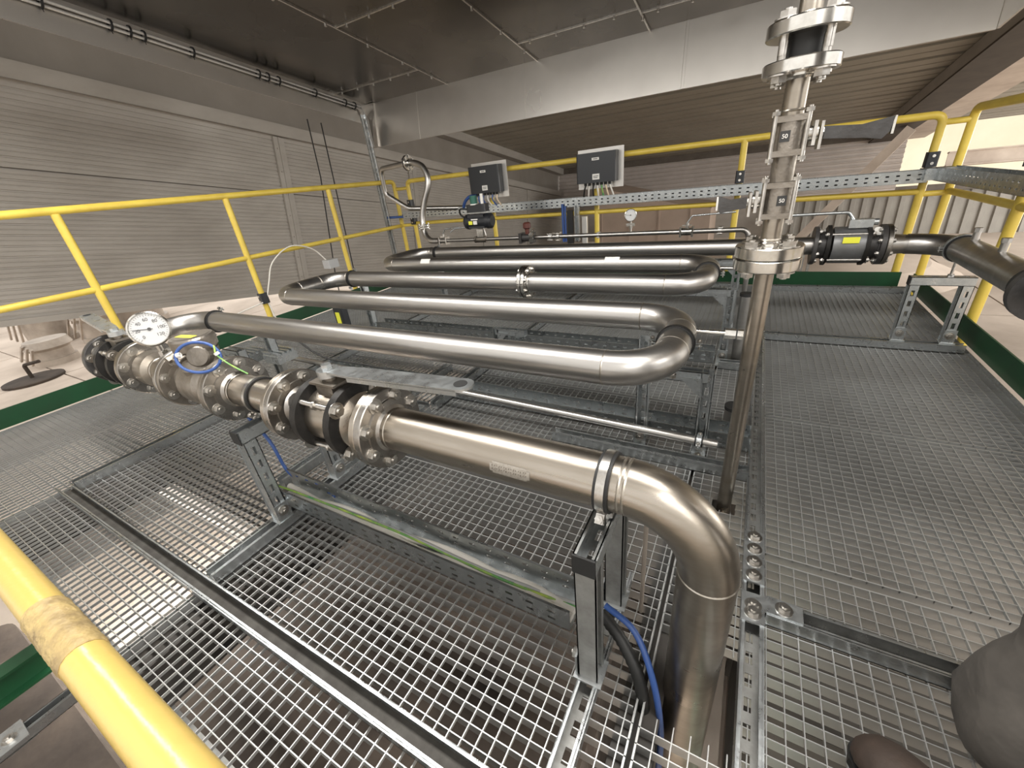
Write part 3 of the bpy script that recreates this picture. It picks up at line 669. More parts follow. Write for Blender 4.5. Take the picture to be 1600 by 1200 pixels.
def weld(parent, c, d, r, n='weld_seam'):
    c, d = V(c), V(d).normalized(); mb = MB(); mb.lathe(c - d * .003, d, [(0, r - .0003), (.003, r + .0013), (.006, r - .0003)], 40); return build(n, mb, M['weld'], parent)

ZC = .5; NYC = .56; R5 = .05
# --- near line, right spool with the big elbow and riser
t = thing('pipe_spool', 'wide brownish stainless pipe ending in the big elbow that drops through the grating', 'pipe', (-.3, NYC, ZC))
mb = MB(); mb.cyl((-.70, NYC, ZC), (-.137, NYC, ZC), R5, seg=48); build('straight_pipe', mb, M['dusty'], t)
mb = MB(); mb.tube(arc((-.137, NYC, ZC - .15), Z, X, .15, 20), R5, 48, cap=False); build('elbow', mb, M['dusty'], t)
mb = MB(); mb.cyl((.013, NYC, ZC - .15), (.013, NYC, -1.2), R5, seg=48); build('riser', mb, M['dusty'], t)
weld(t, (-.137, NYC, ZC), X, R5); weld(t, (-.128, NYC, ZC), X, R5); weld(t, (.013, NYC, ZC - .15), Z, R5); weld(t, (-.672, NYC, ZC), X, R5)
flange(t, (-.712, NYC, ZC), X, .100, .020, .052, .080, 8, .0125)
flange(t, (-.714, NYC, ZC), -X, .098, .016, .052, .080, 8, .012, mat_='dusty', heads=False, name='mating_flange')
# etched marking on the pipe: a pale rounded field with small characters
def onpipe(x, a, r=R5 + .0004): a = math.radians(a); return V((x, NYC - r * math.cos(a), ZC + r * math.sin(a)))
mb = MB()
for k in range(6):
    a0, a1 = -6 + k * 5, -1 + k * 5; ins = .006 if k in (0, 5) else 0
    mb.add([onpipe(-.385 + ins, a0), onpipe(-.298 - ins, a0), onpipe(-.298 - ins, a1), onpipe(-.385 + ins, a1)], [(0, 1, 2, 3)])
E_ = build('etched_field', mb, mat('etched_patch', (.50, .47, .425), .55, .8, col2=(.36, .33, .29), vscale=200), t)
mb = MB()
for i in range(15):
    x = -.379 + i * .0052
    for a in ((4, 8), (12, 16)):
        p, q = onpipe(x, a[0] + (i * 7 % 3), R5 + .0009), onpipe(x + (.0015 if i % 2 else 0), a[1], R5 + .0009); mb.bar(p, q, .0010, .0006)
build('etched_marking', mb, M['cast'], E_)
pipe_clamp('galvanised pipe clamp round the near pipe beside the big elbow', (-.165, NYC, ZC), X, nutdir=(0, -.70, -.72), w=.015, stand=.42, band='bolt', m='bolt', ears=(1,))
# --- ball valves on the near line
def ball_valve(label, c, d, up, r=.05, L=.30, body='dusty', lever=None, leverm='galv', fl=True):
    c, d, up = V(c), V(d).normalized(), V(up).normalized(); s = d.cross(up)
    t = thing('ball_valve', label, 'valve', c)
    k = r / .05
    mb = MB(); mb.lathe(c - d * L * .5, d, [(0, r * 1.05), (L * .18, r * 1.1), (L * .22, r * 1.45), (L * .78, r * 1.45), (L * .82, r * 1.1), (L, r * 1.05)], 36); build('body', mb, M[body], t)
    for sg in (-1, 1):
        mb = MB(); q = c + d * sg * L * .225
        mb.lathe(q - d * .014 * k, d, [(0, r), (0, r * 1.92), (.022 * k, r * 1.92), (.028 * k, r)], 40)
        build('lug_plate', mb, M['black'], t)
    for a in range(4):
        an = PI / 4 + a * PI / 2; p = c + (up * math.sin(an) + s * math.cos(an)) * r * 1.72
        mb = MB(); mb.cyl(p - d * L * .30, p + d * L * .30, .0075 * k, seg=10); mb.ring(p - d * .004, p + d * .004, .012 * k, .003, 12); build('tie_rod', mb, M['bolt'], t)
        for sg in (1, -1): mb = MB(); nut(mb, p + d * sg * L * .268, d * sg, .014 * k, .010 * k); build('tie_rod_nut', mb, M['bolt'], t)
    mb = MB(); mb.boxv(c - d * .03 * k - s * .025 * k + up * r * 1.3, d * .06 * k, s * .05 * k, up * .028 * k); mb.cyl(c + up * r * 1.4, c + up * (r * 2.35), .014 * k, seg=16)
    mb.boxv(c - d * .045 * k - s * .03 * k + up * r * 1.95, d * .09 * k, s * .06 * k, up * .006 * k); build('stem_mount', mb, M['cast'], t)
    if lever:
        ld, ll, lw = V(lever[0]).normalized(), lever[1], lever[2]; ls = ld.cross(up).normalized(); b = c + up * r * 2.3
        mb = MB(); mb.cyl(b, b + up * .018, .026 * k, seg=20); mb.hexp(b + up * .018, b + up * .03, .013); build('lever_hub', mb, M['galv'], t)
        P = []
        for i in range(9): a = -PI / 2 + PI * i / 8; P.append((ll - lw / 2 + lw / 2 * math.cos(a), lw / 2 * math.sin(a)))
        P += [(.09, lw / 2), (-.02, lw * .3), (-.02, -lw * .3), (.09, -lw / 2)]
        mb = MB(); mb.prism(P, b + up * .012, ld, ls, up * .005)
        Q = [(.09, lw / 2), (ll - lw / 2, lw / 2), (ll - lw / 2, lw / 2 - .004), (.09, lw / 2 - .004)]
        for sg in (1, -1): mb.boxv(b + up * .002 + ld * .09 + ls * (sg * lw / 2 - (.004 if sg > 0 else 0)), ld * (ll - .09 - lw / 2), ls * .004, up * .012)
        build('lever', mb, M[leverm], t)
        mb = MB(); mb.cyl(b + up * .017 + ld * (ll - lw * .55), b + up * .0185 + ld * (ll - lw * .55), lw * .28, seg=20); build('lever_eye', mb, M['rubber'], t)
    return t
bv = ball_valve('black and brown ball valve with long galvanised lever in the middle of the near line', (-.868, NYC, ZC), X, Z, L=.28, lever=((1, .05, .02), .42, .052))
# --- centre spool
t = thing('pipe_spool', 'short brown stainless spool between the near ball valve and the flow meter', 'pipe', (-1.2, NYC, ZC))
mb = MB(); mb.cyl((-1.35, NYC, ZC), (-1.03, NYC, ZC), R5 * .98, seg=44); build('straight_pipe', mb, M['dusty'], t)
flange(t, (-1.050, NYC, ZC), X, .100, .018, .052, .080, 8, .0125, tails=.03)
flange(t, (-1.052, NYC, ZC), -X, .098, .016, .052, .080, 8, .012, mat_='dusty', heads=False, name='mating_flange')
flange(t, (-1.368, NYC, ZC), X, .102, .020, .052, .082, 8, .0125, tails=.03)
weld(t, (-1.325, NYC, ZC), X, .0505)
pipe_clamp('steel clamp ring round the spool beside the flow meter', (-1.225, NYC, ZC), X, r=.0495, nutdir=(0, -.70, -.72), w=.012, stand=.42, band='bolt', m='bolt', ears=(1,))
# --- flow meter
t = thing('flow_meter', 'grey brown magnetic flow meter with round head in the near line', 'meter', (-1.51, NYC, ZC))
flange(t, (-1.370, NYC, ZC), -X, .100, .016, .052, .080, 8, .012, mat_='cast', heads=False)
flange(t, (-1.650, NYC, ZC), X, .100, .016, .052, .080, 8, .0115, mat_='cast', heads=True, name='flange')
mb = MB(); mb.lathe((-1.645, NYC, ZC), X, [(0, .054), (.025, .058), (.075, .078), (.17, .078), (.245, .060), (.265, .056)], 36); build('meter_body', mb, M['cast'], t)
mb = MB(); mb.lathe((-1.505, NYC, ZC + .045), Z, [(0, .058), (.02, .062), (.05, .050), (.075, .040)], 32); build('neck', mb, M['cast'], t)
hc = V((-1.502, NYC, ZC + .100))
mb = MB(); mb.lathe(hc, Z, [(-.010, .040), (0, .056), (.018, .058), (.021, .054), (.025, .054), (.028, .062), (.060, .063), (.066, .058), (.066, 0)], 40); build('converter_head', mb, M['cast'], t)
mb = MB(); mb.lathe(hc + Z * .0662, Z, [(0, 0), (.0008, .050), (.0012, 0)], 28); build('cover_disc', mb, M['cast'], t)
mb = MB(); mb.boxv(hc + V((-.035, -.030, .0672)), X * .07 + Y * .012, Y * .02, Z * .001); build('yellow_label', mb, M['ylab'], t)
for a in (-1, 1):
    mb = MB(); mb.cyl(hc + V((a * .024, -.045, .016)), hc + V((a * .026, -.078, .010)), .009, seg=12); mb.hexp(hc + V((a * .026, -.068, .012)), hc + V((a * .026, -.080, .0095)), .012); build('cable_gland', mb, M['cast'], t)
mb = MB(); mb.lathe((-1.455, NYC - .01, ZC + .105), V((.6, -.6, .25)), [(0, 0), (0, .030), (.035, .032), (.04, .028), (.04, 0)], 20); build('terminal_cap', mb, M['cast'], t)
cable('blue cable coiled in a ring beside the flow meter head', [V((-1.375, .505, .628)) + V((.062 * math.cos(a) - .008 * math.sin(a), .030 * math.cos(a) + .018 * math.sin(a), .040 * math.sin(a) - .006 * math.cos(a))) for a in [2 * PI * i / 16 for i in range(-1, 16)]] , .0045, 'blue')
cable('yellow green earth wire dropping from the blue coil to the flange', [(-1.335, .54, .655), (-1.325, .535, .65), (-1.318, .53, .632), (-1.29, .54, .60), (-1.255, .56, .565)], .0025, 'ygreen')
mb = MB(); mb.ring((-1.432, .478, .638), (-1.424, .484, .640), .0075, .0046, 10); mb.ring((-1.315, .532, .632), (-1.318, .53, .640), .0075, .0046, 10); single('white_cable_ties', mb, M['lab'], 'small white ties on the blue coil', 'cable tie')
# --- left spool with gauge
t = thing('pipe_spool', 'short brown spool with concentric flange left of the flow meter', 'pipe', (-1.8, NYC, ZC))
mb = MB(); mb.lathe((-1.945, NYC, ZC), X, [(0, .055), (.02, .068), (.085, .068), (.092, .048), (.27, .048)], 40); build('straight_pipe', mb, M['dusty'], t)
flange(t, (-1.652, NYC, ZC), -X, .102, .018, .052, .082, 8, .012, heads=False, tails=.0)
flange(t, (-1.965, NYC, ZC), X, .102, .020, .052, .082, 8, .0125, tails=.03)
flange(t, (-1.967, NYC, ZC), -X, .100, .016, .052, .080, 8, .012, mat_='dusty', heads=False, name='mating_flange')
weld(t, (-1.84, NYC, ZC), X, .0485)
g = thing('pressure_gauge', 'round white dial pressure gauge standing on the near line', 'gauge', (-1.775, NYC, ZC + .045))
mb = MB(); mb.cyl((-1.775, NYC, ZC + .04), (-1.775, NYC - .005, ZC + .13), .009, seg=10); mb.hexp((-1.775, NYC, ZC + .065), (-1.775, NYC, ZC + .085), .014); build('stem', mb, M['bolt'], g)
gc = V((-1.750, NYC - .012, ZC + .172)); gd = (V((0, 0, 1.05)) - gc + V((-.1, -.25, .0))).normalized()
def dial(parent, gc, gd, R, digits=True, up=Z):
    dd, s, u = axes(gd, up); s = -s
    mb = MB(); mb.lathe(gc - gd * R * .5, gd, [(0, 0), (0, R * .96), (R * .45, R * .96), (R * .48, R * 1.06), (R * .56, R * 1.06), (R * .60, R * .98), (R * .52, R * .93)], 40); build('case', mb, M['bright'], parent)
    mb = MB(); mb.lathe(gc, gd, [(0, 0), (0, R * .94)], 36); f = build('dial_face', mb, M['dial'], parent)
    mb = MB()
    for i in range(31):
        a = math.radians(225 - 270 * i / 30); p = gc + (s * math.cos(a) + u * math.sin(a)) * R * .88; q = gc + (s * math.cos(a) + u * math.sin(a)) * R * (.74 if i % 5 == 0 else .80)
        mb.bar(p + gd * .0008, q + gd * .0008, R * .018, .0004, gd)
    build('scale_marks', mb, M['ink'], f)
    mb = MB(); a = math.radians(173); q = gc + (s * math.cos(a) + u * math.sin(a)) * R * .8; mb.bar(gc - (q - gc) * .2 + gd * .0016, q + gd * .0016, R * .045, .0006, gd); mb.cyl(gc + gd * .001, gc + gd * .003, R * .10, seg=14); build('pointer', mb, M['ink'], f)
    mb = MB(); mb.lathe(gc + gd * R * .07, gd, [(0, 0), (.0005, R * .93)], 32); build('glass', mb, M['glass'], parent)
    return s, u, f
def text(s_, parent, pos, right, up, size, m, extr=.0003, name='lettering'):
    cu = bpy.data.curves.new(name, 'FONT'); cu.body = s_; cu.size = size; cu.extrude = extr; cu.align_x = 'CENTER'; cu.align_y = 'CENTER'
    o = bpy.data.objects.new(name, cu); C.objects.link(o)
    me = bpy.data.meshes.new_from_object(o); bpy.data.objects.remove(o)
    me.materials.clear(); me.materials.append(m); o = bpy.data.objects.new(name, me); C.objects.link(o)
    right, up = V(right).normalized(), V(up).normalized(); n = right.cross(up); off = OFF[parent.name]
    o.matrix_world = Matrix(((right.x, up.x, n.x, pos[0] - off.x), (right.y, up.y, n.y, pos[1] - off.y), (right.z, up.z, n.z, pos[2] - off.z), (0, 0, 0, 1)))
    o.parent = parent; OFF[o.name] = off; return o
s, u, f = dial(g, gc, gd, .056)
for i, n in enumerate(('0', '20', '40', '60', '80', '100', '120')):
    a = math.radians(225 - 270 * i / 6); text(n, f, gc + gd * .001 + (s * math.cos(a) + u * math.sin(a)) *   .056 * .58, s, u, .015, M['ink'])
bv = ball_valve('far left black ball valve of the near line with lever pointing outward', (-2.12, NYC, ZC), X, Z, L=.25, lever=((-1, .12, .06), .44, .05))
t = thing('blind_flange_pair', 'dark rusty flange closing the left end of the near line', 'flange', (-2.29, NYC, ZC))
flange(t, (-2.285, NYC, ZC), X, .100, .020, .052, .080, 8, .0125, mat_='dgrey')
flange(t, (-2.287, NYC, ZC), -X, .098, .016, .052, .080, 8, .012, mat_='dgrey', heads=False, name='mating_flange')

# --- serpentine
sp = thing('serpentine_pipe', 'long stainless serpentine pipe folding back and forth across the platform', 'pipe', (-1.3, 1.9, ZC))
RY = [NYC, 1.02, 1.478, 1.933, 2.388, 2.845]; XR, XL, ER = -.31, -2.39, .15
def run(y, x0, x1, r=R5, z=ZC):
    mb = MB(); mb.cyl((x0, y, z), (x1, y, z), r, seg=48); build('straight_run', mb, M['steel'], sp)
def elb(c, a, b, R=ER, r=R5):
    mb = MB(); mb.tube(arc(c, a, b, R, 16), r, 44, cap=False); build('elbow', mb, M['steel'], sp)
run(RY[1], XL, XR); run(RY[2], XL, XR); run(RY[3], XL, -1.04); run(RY[3], -.992, XR); run(RY[4], XL, XR); run(RY[5], XL, .30, .047)
def ubend(xe, ya, yb, sg):       # 180 degree bend of two elbows and a short piece
    elb((xe, ya + ER, ZC), -Y, X * sg); elb((xe, yb - ER, ZC), X * sg, Y)
    mb = MB(); mb.cyl((xe + sg * ER, ya + ER, ZC), (xe + sg * ER, yb - ER, ZC), R5, seg=44); build('bend_piece', mb, M['steel'], sp)
    weld(sp, (xe, ya, ZC), X, R5); weld(sp, (xe, yb, ZC), X, R5); weld(sp, (xe + sg * ER, ya + ER, ZC), Y, R5); weld(sp, (xe + sg * ER, yb - ER, ZC), Y, R5)
ubend(XR, RY[1], RY[2], 1); ubend(XR, RY[3], RY[4], 1); ubend(XL, RY[2], RY[3], -1); ubend(XL, RY[4], RY[5], -1)
# link from the first run back to the near line
elb((XL, RY[1] - ER, ZC), Y, -X); elb((XL, NYC + ER, ZC), -X, -Y)
mb = MB(); mb.cyl((XL - ER, RY[1] - ER, ZC), (XL - ER, NYC + ER, ZC), R5, seg=40); mb.cyl((XL, NYC, ZC), (-2.30, NYC, ZC), R5, seg=40); build('bend_piece', mb, M['steel'], sp)
# flange pair in the third run
t = thing('flange_pair', 'bright bolted flange pair in the middle of the third run', 'flange', (-1.016, RY[3], ZC))
flange(t, (-1.014, RY[3], ZC), X, .088, .018, .050, .071, 8, .0095, mat_='bright'); flange(t, (-1.018, RY[3], ZC), -X, .088, .018, .050, .071, 8, .0095, mat_='bright')
pipe_clamp('clamp at the left end of the first run', (XL + .025, RY[1], ZC), X, nutdir=(0, -.6, -.8), w=.009, stand=.45, band='black')
pipe_clamp('clamp round the first right bend', (XR + ER, (RY[1] + RY[2]) / 2, ZC), Y, nutdir=(1, 0, 0), w=.009, stand=.38, band='black')
pipe_clamp('clamp at the left end of the third run', (XL + .025, RY[3], ZC), X, nutdir=(0, -.6, -.8), w=.009, stand=.45, band='black')
pipe_clamp('clamp round the second right bend', (XR + ER, (RY[3] + RY[4]) / 2, ZC), Y, nutdir=(1, 0, 0), w=.009, stand=.42, band='black')
pipe_clamp('clamp at the left end of the fifth run', (XL + .05, RY[5], ZC), X, nutdir=(0, -.6, -.8), w=.014, stand=.45, r=.047, band='black')
for x, y, l in ((-2.10, RY[4], 'left'), (-.72, RY[4], 'right')):
    mb = MB()
    P = arc((x, y, ZC), -Y, Z, R5 + .0006, 6, 20, 62)
    for a, b in zip(P, P[1:]): mb.add([a, b, b + X * .085, a + X * .085], [(0, 3, 2, 1)])
    build('paper_label', mb, M['lab'], sp)

# ------------------------------------------------------------------ right end of the last run: flange, valve, elbow, spool
def plain(label, cat, name, m, fn): mb = MB(); fn(mb); return single(name, mb, m, label, cat)
y5 = RY[5]
t = thing('actuated_valve', 'grey squared valve body between two black flanges right of the vertical line', 'valve', (.455, y5, ZC))
mb = MB(); mb.lathe((.455 - .07, y5, ZC), X, [(0, .05), (0, .095), (.14, .095), (.14, .05)], 8, up=Z); build('valve_body', mb, M['agrey'], t)
for x in (.365, .53):
    mb = MB(); mb.lathe((x - .009, y5, ZC), X, [(0, .04), (0, .105), (.018, .105), (.018, .04)], 8); build('end_plate', mb, M['black'], t)
mb = MB(); mb.cyl((.325, y5, ZC), (.365, y5, ZC), .068, seg=30); build('neck', mb, M['dgrey'], t)
mb = MB(); mb.cyl((.53, y5, ZC), (.60, y5, ZC), .062, seg=30); build('neck', mb, M['dgrey'], t)
for a in range(4):
    an = PI / 4 + a * PI / 2; p = V((.45, y5 + math.cos(an) * .092, ZC + math.sin(an) * .092)); mb = MB(); mb.cyl(p - X * .1, p + X * .1, .007, seg=10); nut(mb, p + X * .09, X, .012); nut(mb, p - X * .09, -X, .012); build('tie_rod', mb, M['bolt'], t)
flange(t, (.300, y5, ZC), X, .100, .020, .05, .082, 8, .011, mat_='dgrey'); flange(t, (.602, y5, ZC), -X, .100, .022, .05, .082, 8, .011, mat_='dgrey')
mb = MB(); mb.boxv((.42, y5 - .0945, ZC + .025), X * .07, -Y * .0012, Z * .03); build('yellow_label', mb, M['ylab'], t)
text('DN 100', t, (.455, y5 - .0962, ZC + .040), X, Z, .016, M['ink']) if False else None
mb = MB(); mb.boxab((.44, y5 - .03, ZC + .09), (.54, y5 + .03, ZC + .13)); mb.cyl((.535, y5 - .01, ZC + .115), (.56, y5 - .01, ZC + .115), .016, seg=14); build('stem_block', mb, M['galv'], t)
mb = MB(); mb.tube(fillet([(.46, y5, ZC + .125), (.43, y5, ZC + .165), (.13, y5 - .02, ZC + .165)], .02), .008, 10); build('lever', mb, M['galv'], t)
mb = MB(); mb.lathe((.565, y5 - .03, ZC + .07), V((.3, -.7, .5)), [(0, 0), (0, .022), (.006, .022), (.006, 0)], 16); build('tag_disc', mb, M['lab'], t)
t = thing('flanged_elbow_spool', 'grey spool with reducer elbow and two nozzles turning toward the camera at the right', 'pipe', (.8, 2.4, ZC))
flange(t, (.604, y5, ZC), X, .100, .020, .05, .082, 8, .011, mat_='flange')
mb = MB(); mb.lathe((.625, y5, ZC), X, [(0, .052), (.055, .046), (.07, .046)], 36); build('reducer', mb, M['steel'], t)
ex, ey = .86, y5 - .165
mb = MB(); mb.tube(arc((.695, y5 - .165, ZC), Y, X, .165, 16), .049, 40, cap=False); build('elbow', mb, M['steel'], t)
mb = MB(); mb.cyl((ex, ey, ZC), (ex, 2.02, ZC), .055, seg=40); build('straight_pipe', mb, M['steel'], t)
mb = MB(); mb.ring((ex, ey - .003, ZC), (ex, ey + .003, ZC), .0565, .054, 36); build('black_joint', mb, M['rubber'], t)
weld(t, (.697, y5, ZC), X, .0465)
for y in (2.60, 2.33):
    mb = MB(); mb.cyl((ex, y, ZC + .05), (ex, y, ZC + .092), .0125, seg=14); mb.hexp((ex, y, ZC + .088), (ex, y, ZC + .105), .015); build('nozzle', mb, M['steel'], t)
t = thing('black_coupling', 'black coupling and next flange at the right picture edge', 'coupling', (ex, 1.95, ZC))
mb = MB(); mb.lathe((ex, 2.03, ZC), -Y, [(0, .05), (0, .066), (.05, .072), (.055, .052), (.09, .052)], 36); build('coupling_ring', mb, M['rubber'], t)
mb = MB(); mb.lathe((ex, 1.95, ZC), -Y, [(0, .05), (0, .095), (.03, .095), (.03, .052), (.5, .052), (.5, 0)], 36); build('flanged_pipe', mb, M['dgrey'], t)
pipe_clamp('saddle clamp holding the right spool on the portal frame', (ex, 2.70, ZC), Y, r=.0555, nutdir=(1, 0, 0), w=.02, stand=.37)

# ------------------------------------------------------------------ thin drain line
t = thing('drain_line', 'thin stainless line running low between the near pipe and the first run', 'pipe', (-1.2, 1.35, .12))
mb = MB(); mb.cyl((-2.42, 1.35, .15), (-.005, 1.35, .085), .0155, seg=18); build('tube', mb, M['steel'], t)
mb = MB(); mb.cyl((-2.44, 1.35, .15), (-2.40, 1.35, .15), .02, seg=14); build('end_fitting', mb, M['red'], t)
pipe_clamp('small clamp holding the thin line on the gusset post', (-.065, 1.35, .0866), X, r=.0155, nutdir=(0, -1, 0), w=.016)
for i, (x, y, l) in enumerate(((-2.50, 1.17, 'left'), (-2.30, 1.22, 'right'))):
    t = thing('rail_end_profile', l + ' ribbed aluminium profile end under the first run', 'profile', (x, y, .2))
    mb = MB()
    for k in range(4): mb.boxab((x - .07, y - .045 + k * .03, .245), (x + .07, y - .03 + k * .03, .262))
    mb.boxab((x - .07, y - .05, .20), (x + .07, y + .07, .245)); build('profile', mb, M['galv'], t)
    mb = MB(); mb.boxab((x - .012, y - .01, 0.001), (x + .012, y + .014, .20)); build('stand', mb, M['galvd'], t)

# ------------------------------------------------------------------ vertical line
VX, VY, VR = .040, 1.15, .0205
t = thing('vertical_line', 'upright stainless line rising through two ball valves and bolted flanges', 'pipe', (VX, VY, 0))
mb = MB(); mb.cyl((VX, VY, -1.2), (VX, VY, .755), VR, seg=28); build('lower_pipe', mb, M['dusty'], t)
mb = MB(); mb.cyl((VX, VY, .79), (VX, VY, .862), VR, seg=28); build('middle_pipe', mb, M['dusty'], t)
mb = MB(); mb.cyl((VX, VY, .935), (VX, VY, .985), VR * 1.1, seg=28); build('link_pipe', mb, M['cast'], t)
mb = MB(); mb.cyl((VX, VY, 1.055), (VX, VY, 1.145), VR, seg=28); build('upper_pipe', mb, M['dusty'], t)
mb = MB(); mb.cyl((VX, VY, 1.19), (VX, VY, 2.3), VR * .95, seg=28); build('top_pipe', mb, M['dusty'], t)
mb = MB(); mb.cyl((VX, VY, 1.145), (VX, VY, 1.19), .034, seg=28); build('black_spacer', mb, M['rubber'], t)
weld(t, (VX, VY, .815), Z, VR); weld(t, (VX, VY, 1.065), Z, VR)
def vflange(z, th, R, up, nb=4):
    f = flange(t, (VX, VY, z), Z * up, R, th, VR, R * .74, nb, .0145, mat_='bright', heads=True, tails=.03)
vflange(.777, .026, .070, 1); vflange(.775, .026, .070, -1); vflange(1.186, .024, .068, 1); vflange(1.148, .022, .066, -1)
def mini_valve(label, z, hd, ll, txt):
    t = thing('ball_valve', label, 'valve', (VX, VY, z)); hd = V(hd).normalized(); s = hd.cross(Z)
    mb = MB(); mb.lathe((VX, VY, z - .030), Z, [(0, .026), (.002, .029), (.058, .029), (.06, .026)], 30); build('body', mb, M['cast'], t)
    for dz in (-1, 1):
        mb = MB(); a = V((VX, VY, z + dz * .031)); mb.boxv(a - X * .031 - Y * .031 - Z * .0055, X * .062, Y * .062, Z * .011); build('square_flange', mb, M['cast'], t)
    for ax in (-1, 1):
        for ay in (-1, 1):
            p = V((VX + ax * .0285, VY + ay * .0285, z)); mb = MB(); mb.cyl(p - Z * .043, p + Z * .043, .0045, seg=8); nut(mb, p + Z * .036, Z, .008, .007, False); nut(mb, p - Z * .036, -Z, .008, .007, False); build('bolt', mb, M['bolt'], t)
    b = V((VX, VY, z)) + hd * .028
    mb = MB(); mb.cyl(b, b + hd * .022, .014, seg=16); mb.boxv(b + hd * .012 - s * .022 - Z * .022, hd * .006, s * .044, Z * .044); mb.boxv(b + hd * .024 - s * .018 - Z * .03, hd * .005, s * .036, Z * .05); mb.hexp(b + hd * .028, b + hd * .036, .009); build('stem', mb, M['bolt'], t)
    e = b + hd * .032; mb = MB()
    dn_ = (hd * .92 - Z * .08).normalized(); k = s * .011
    P = [(0, -.012), (ll * .7, -.013), (ll * .95, -.016), (ll * 1.05, -.004), (ll * 1.08, .022), (ll * 1.0, .020), (ll * .6, .010), (0, .010)]; mb.prism(P, e - k, dn_, Z, k * 2)
    build('lever', mb, M['dgrey'], t)
    mb = MB(); q = e + dn_ * ll * 1.07; mb.boxv(q - k - Z * .008, hd * .004, k * 2, Z * .03); build('lever_tip', mb, M['bright'], t)
    n = V((-.35 * 1, -1, 0)); n = V((.25 if txt == 'left' else -.25, -1, 0)).normalized(); r_ = V((-n.y, n.x, 0)); p = V((VX, VY, z)) + n * .0292
    mb = MB(); mb.boxv(p - r_ * .009 - Z * .010, r_ * .018, n * .001, Z * .020); lab = build('black_label', mb, M['ink'], t)
    text('50', lab, p + n * .0013, r_, Z, .011, M['lab'])
mini_valve('upper ball valve of the vertical line with lever to the right', 1.020, (1, .05, 0), .10, 'a')
mini_valve('lower ball valve of the vertical line with lever to the left', .898, (-1, -.1, 0), .055, 'left')
# pipe stubs behind the vertical line, going through the grating
for i, (x, y, z, r_) in enumerate(((.035, 1.62, .09, .034), (.02, 2.30, .36, .028))):
    t = thing('pipe_stub', ('short' if i == 0 else 'tall') + ' capped pipe standing through the grating behind the vertical line', 'pipe', (x, y, 0))
    mb = MB(); mb.cyl((x, y, -.6), (x, y, z), r_, seg=24); build('tube', mb, M['steel'], t)
    mb = MB(); mb.cyl((x, y, z), (x, y, z + .014), r_ * 1.08, seg=24); build('cap', mb, M['rubber'], t)
for i, (y, z, l) in enumerate(((2.28, .50, 'second'), (1.36, .50, 'first'))):
    mb = MB(); mb.cyl((-.14 , y - .3 if l == 'x' else y, z), (-.02, y, z), .009, seg=10); mb.hexp((-.03, y, z), (.0, y, z), .016); mb.hexp((.004, y, z), (.02, y, z), .016); single('drain_nipple', mb, M['bright'], 'small bright nipple sticking out beside the %s right bend' % l, 'fitting')

# ------------------------------------------------------------------ small line behind the serpentine
SY, SZ, SR = 3.3, .535, .0165
t = thing('sampling_line', 'thin stainless line behind the serpentine carrying small valves and a gauge', 'pipe', (-1.4, SY, SZ))
mb = MB(); mb.tube(fillet([(-2.60, SY, SZ), (-.03, SY, SZ), (.01, SY, .40), (.01, SY, .1)], .05), SR, 18); build('tube', mb, M['steel'], t)
def sclamp(x, w, r=.03, m='bolt'):
    mb = MB(); mb.lathe((x - w / 2, SY, SZ), X, [(0, SR), (0, r), (w, r), (w, SR)], 20)
    for a in range(4): an = PI / 4 + a * PI / 2; p = V((x, SY + math.cos(an) * r * 1.1, SZ + math.sin(an) * r * 1.1)); mb.cyl(p - X * w * .8, p + X * w * .8, .006, seg=8)
    build('union', mb, M[m], t)
sclamp(-1.47, .03); sclamp(-1.40, .02, .034); sclamp(-.195, .02, .024); sclamp(-1.06, .012, .022)
g = thing('pressure_gauge', 'small round pressure gauge on the thin line in front of the far railing', 'gauge', (-.81, SY, SZ))
mb = MB(); mb.cyl((-.81, SY, SZ + .015), (-.81, SY, SZ + .1), .008, seg=10); mb.hexp((-.81, SY, SZ + .04), (-.81, SY, SZ + .06), .016); mb.boxab((-.84, SY - .01, SZ + .055), (-.78, SY + .01, SZ + .075)); build('stem', mb, M['bolt'], g)
gd2 = (V((0, 0, 1)) - V((-.81, SY, .665))).normalized(); dial(g, V((-.81, SY - .01, .668)), gd2, .042)
def small_valve(label, x, lever=1, m='bright', ll=.22):
    t = thing('ball_valve', label, 'valve', (x, SY, SZ))
    mb = MB(); mb.cyl((x - .045, SY, SZ), (x + .045, SY, SZ), .026, seg=24); build('body', mb, M[m], t)
    for sg in (-1, 1): mb = MB(); mb.boxv((x + sg * .04 - .006, SY - .03, SZ - .034), X * .012, Y * .06, Z * .07); build('end_plate', mb, M[m], t)
    mb = MB(); mb.cyl((x, SY, SZ + .025), (x, SY, SZ + .06), .012, seg=12); mb.boxab((x - .03, SY - .015, SZ + .04), (x + .03, SY + .015, SZ + .046)); build('stem', mb, M['bolt'], t)
    if lever: mb = MB(); mb.tube(fillet([(x, SY, SZ + .06), (x + lever * .03, SY, SZ + .105), (x + lever * ll, SY, SZ + .115)], .012), .006, 8); build('lever', mb, M['galv'], t)
    return t
small_valve('bright small ball valve with long lever near the right end of the thin line', -.41, 1, ll=.30)
small_valve('small ball valve with lever at the left end of the thin line', -2.60, 1, 'steel', .2)
t = thing('angle_valve', 'small valve with dark red cap on the thin line', 'valve', (-1.69, SY, SZ))
mb = MB(); mb.cyl((-1.75, SY, SZ), (-1.64, SY, SZ), .033, seg=24); mb.boxab((-1.76, SY - .04, SZ - .045), (-1.735, SY + .04, SZ + .04)); mb.boxab((-1.655, SY - .04, SZ - .045), (-1.63, SY + .04, SZ + .04)); build('body', mb, M['dgrey'], t)
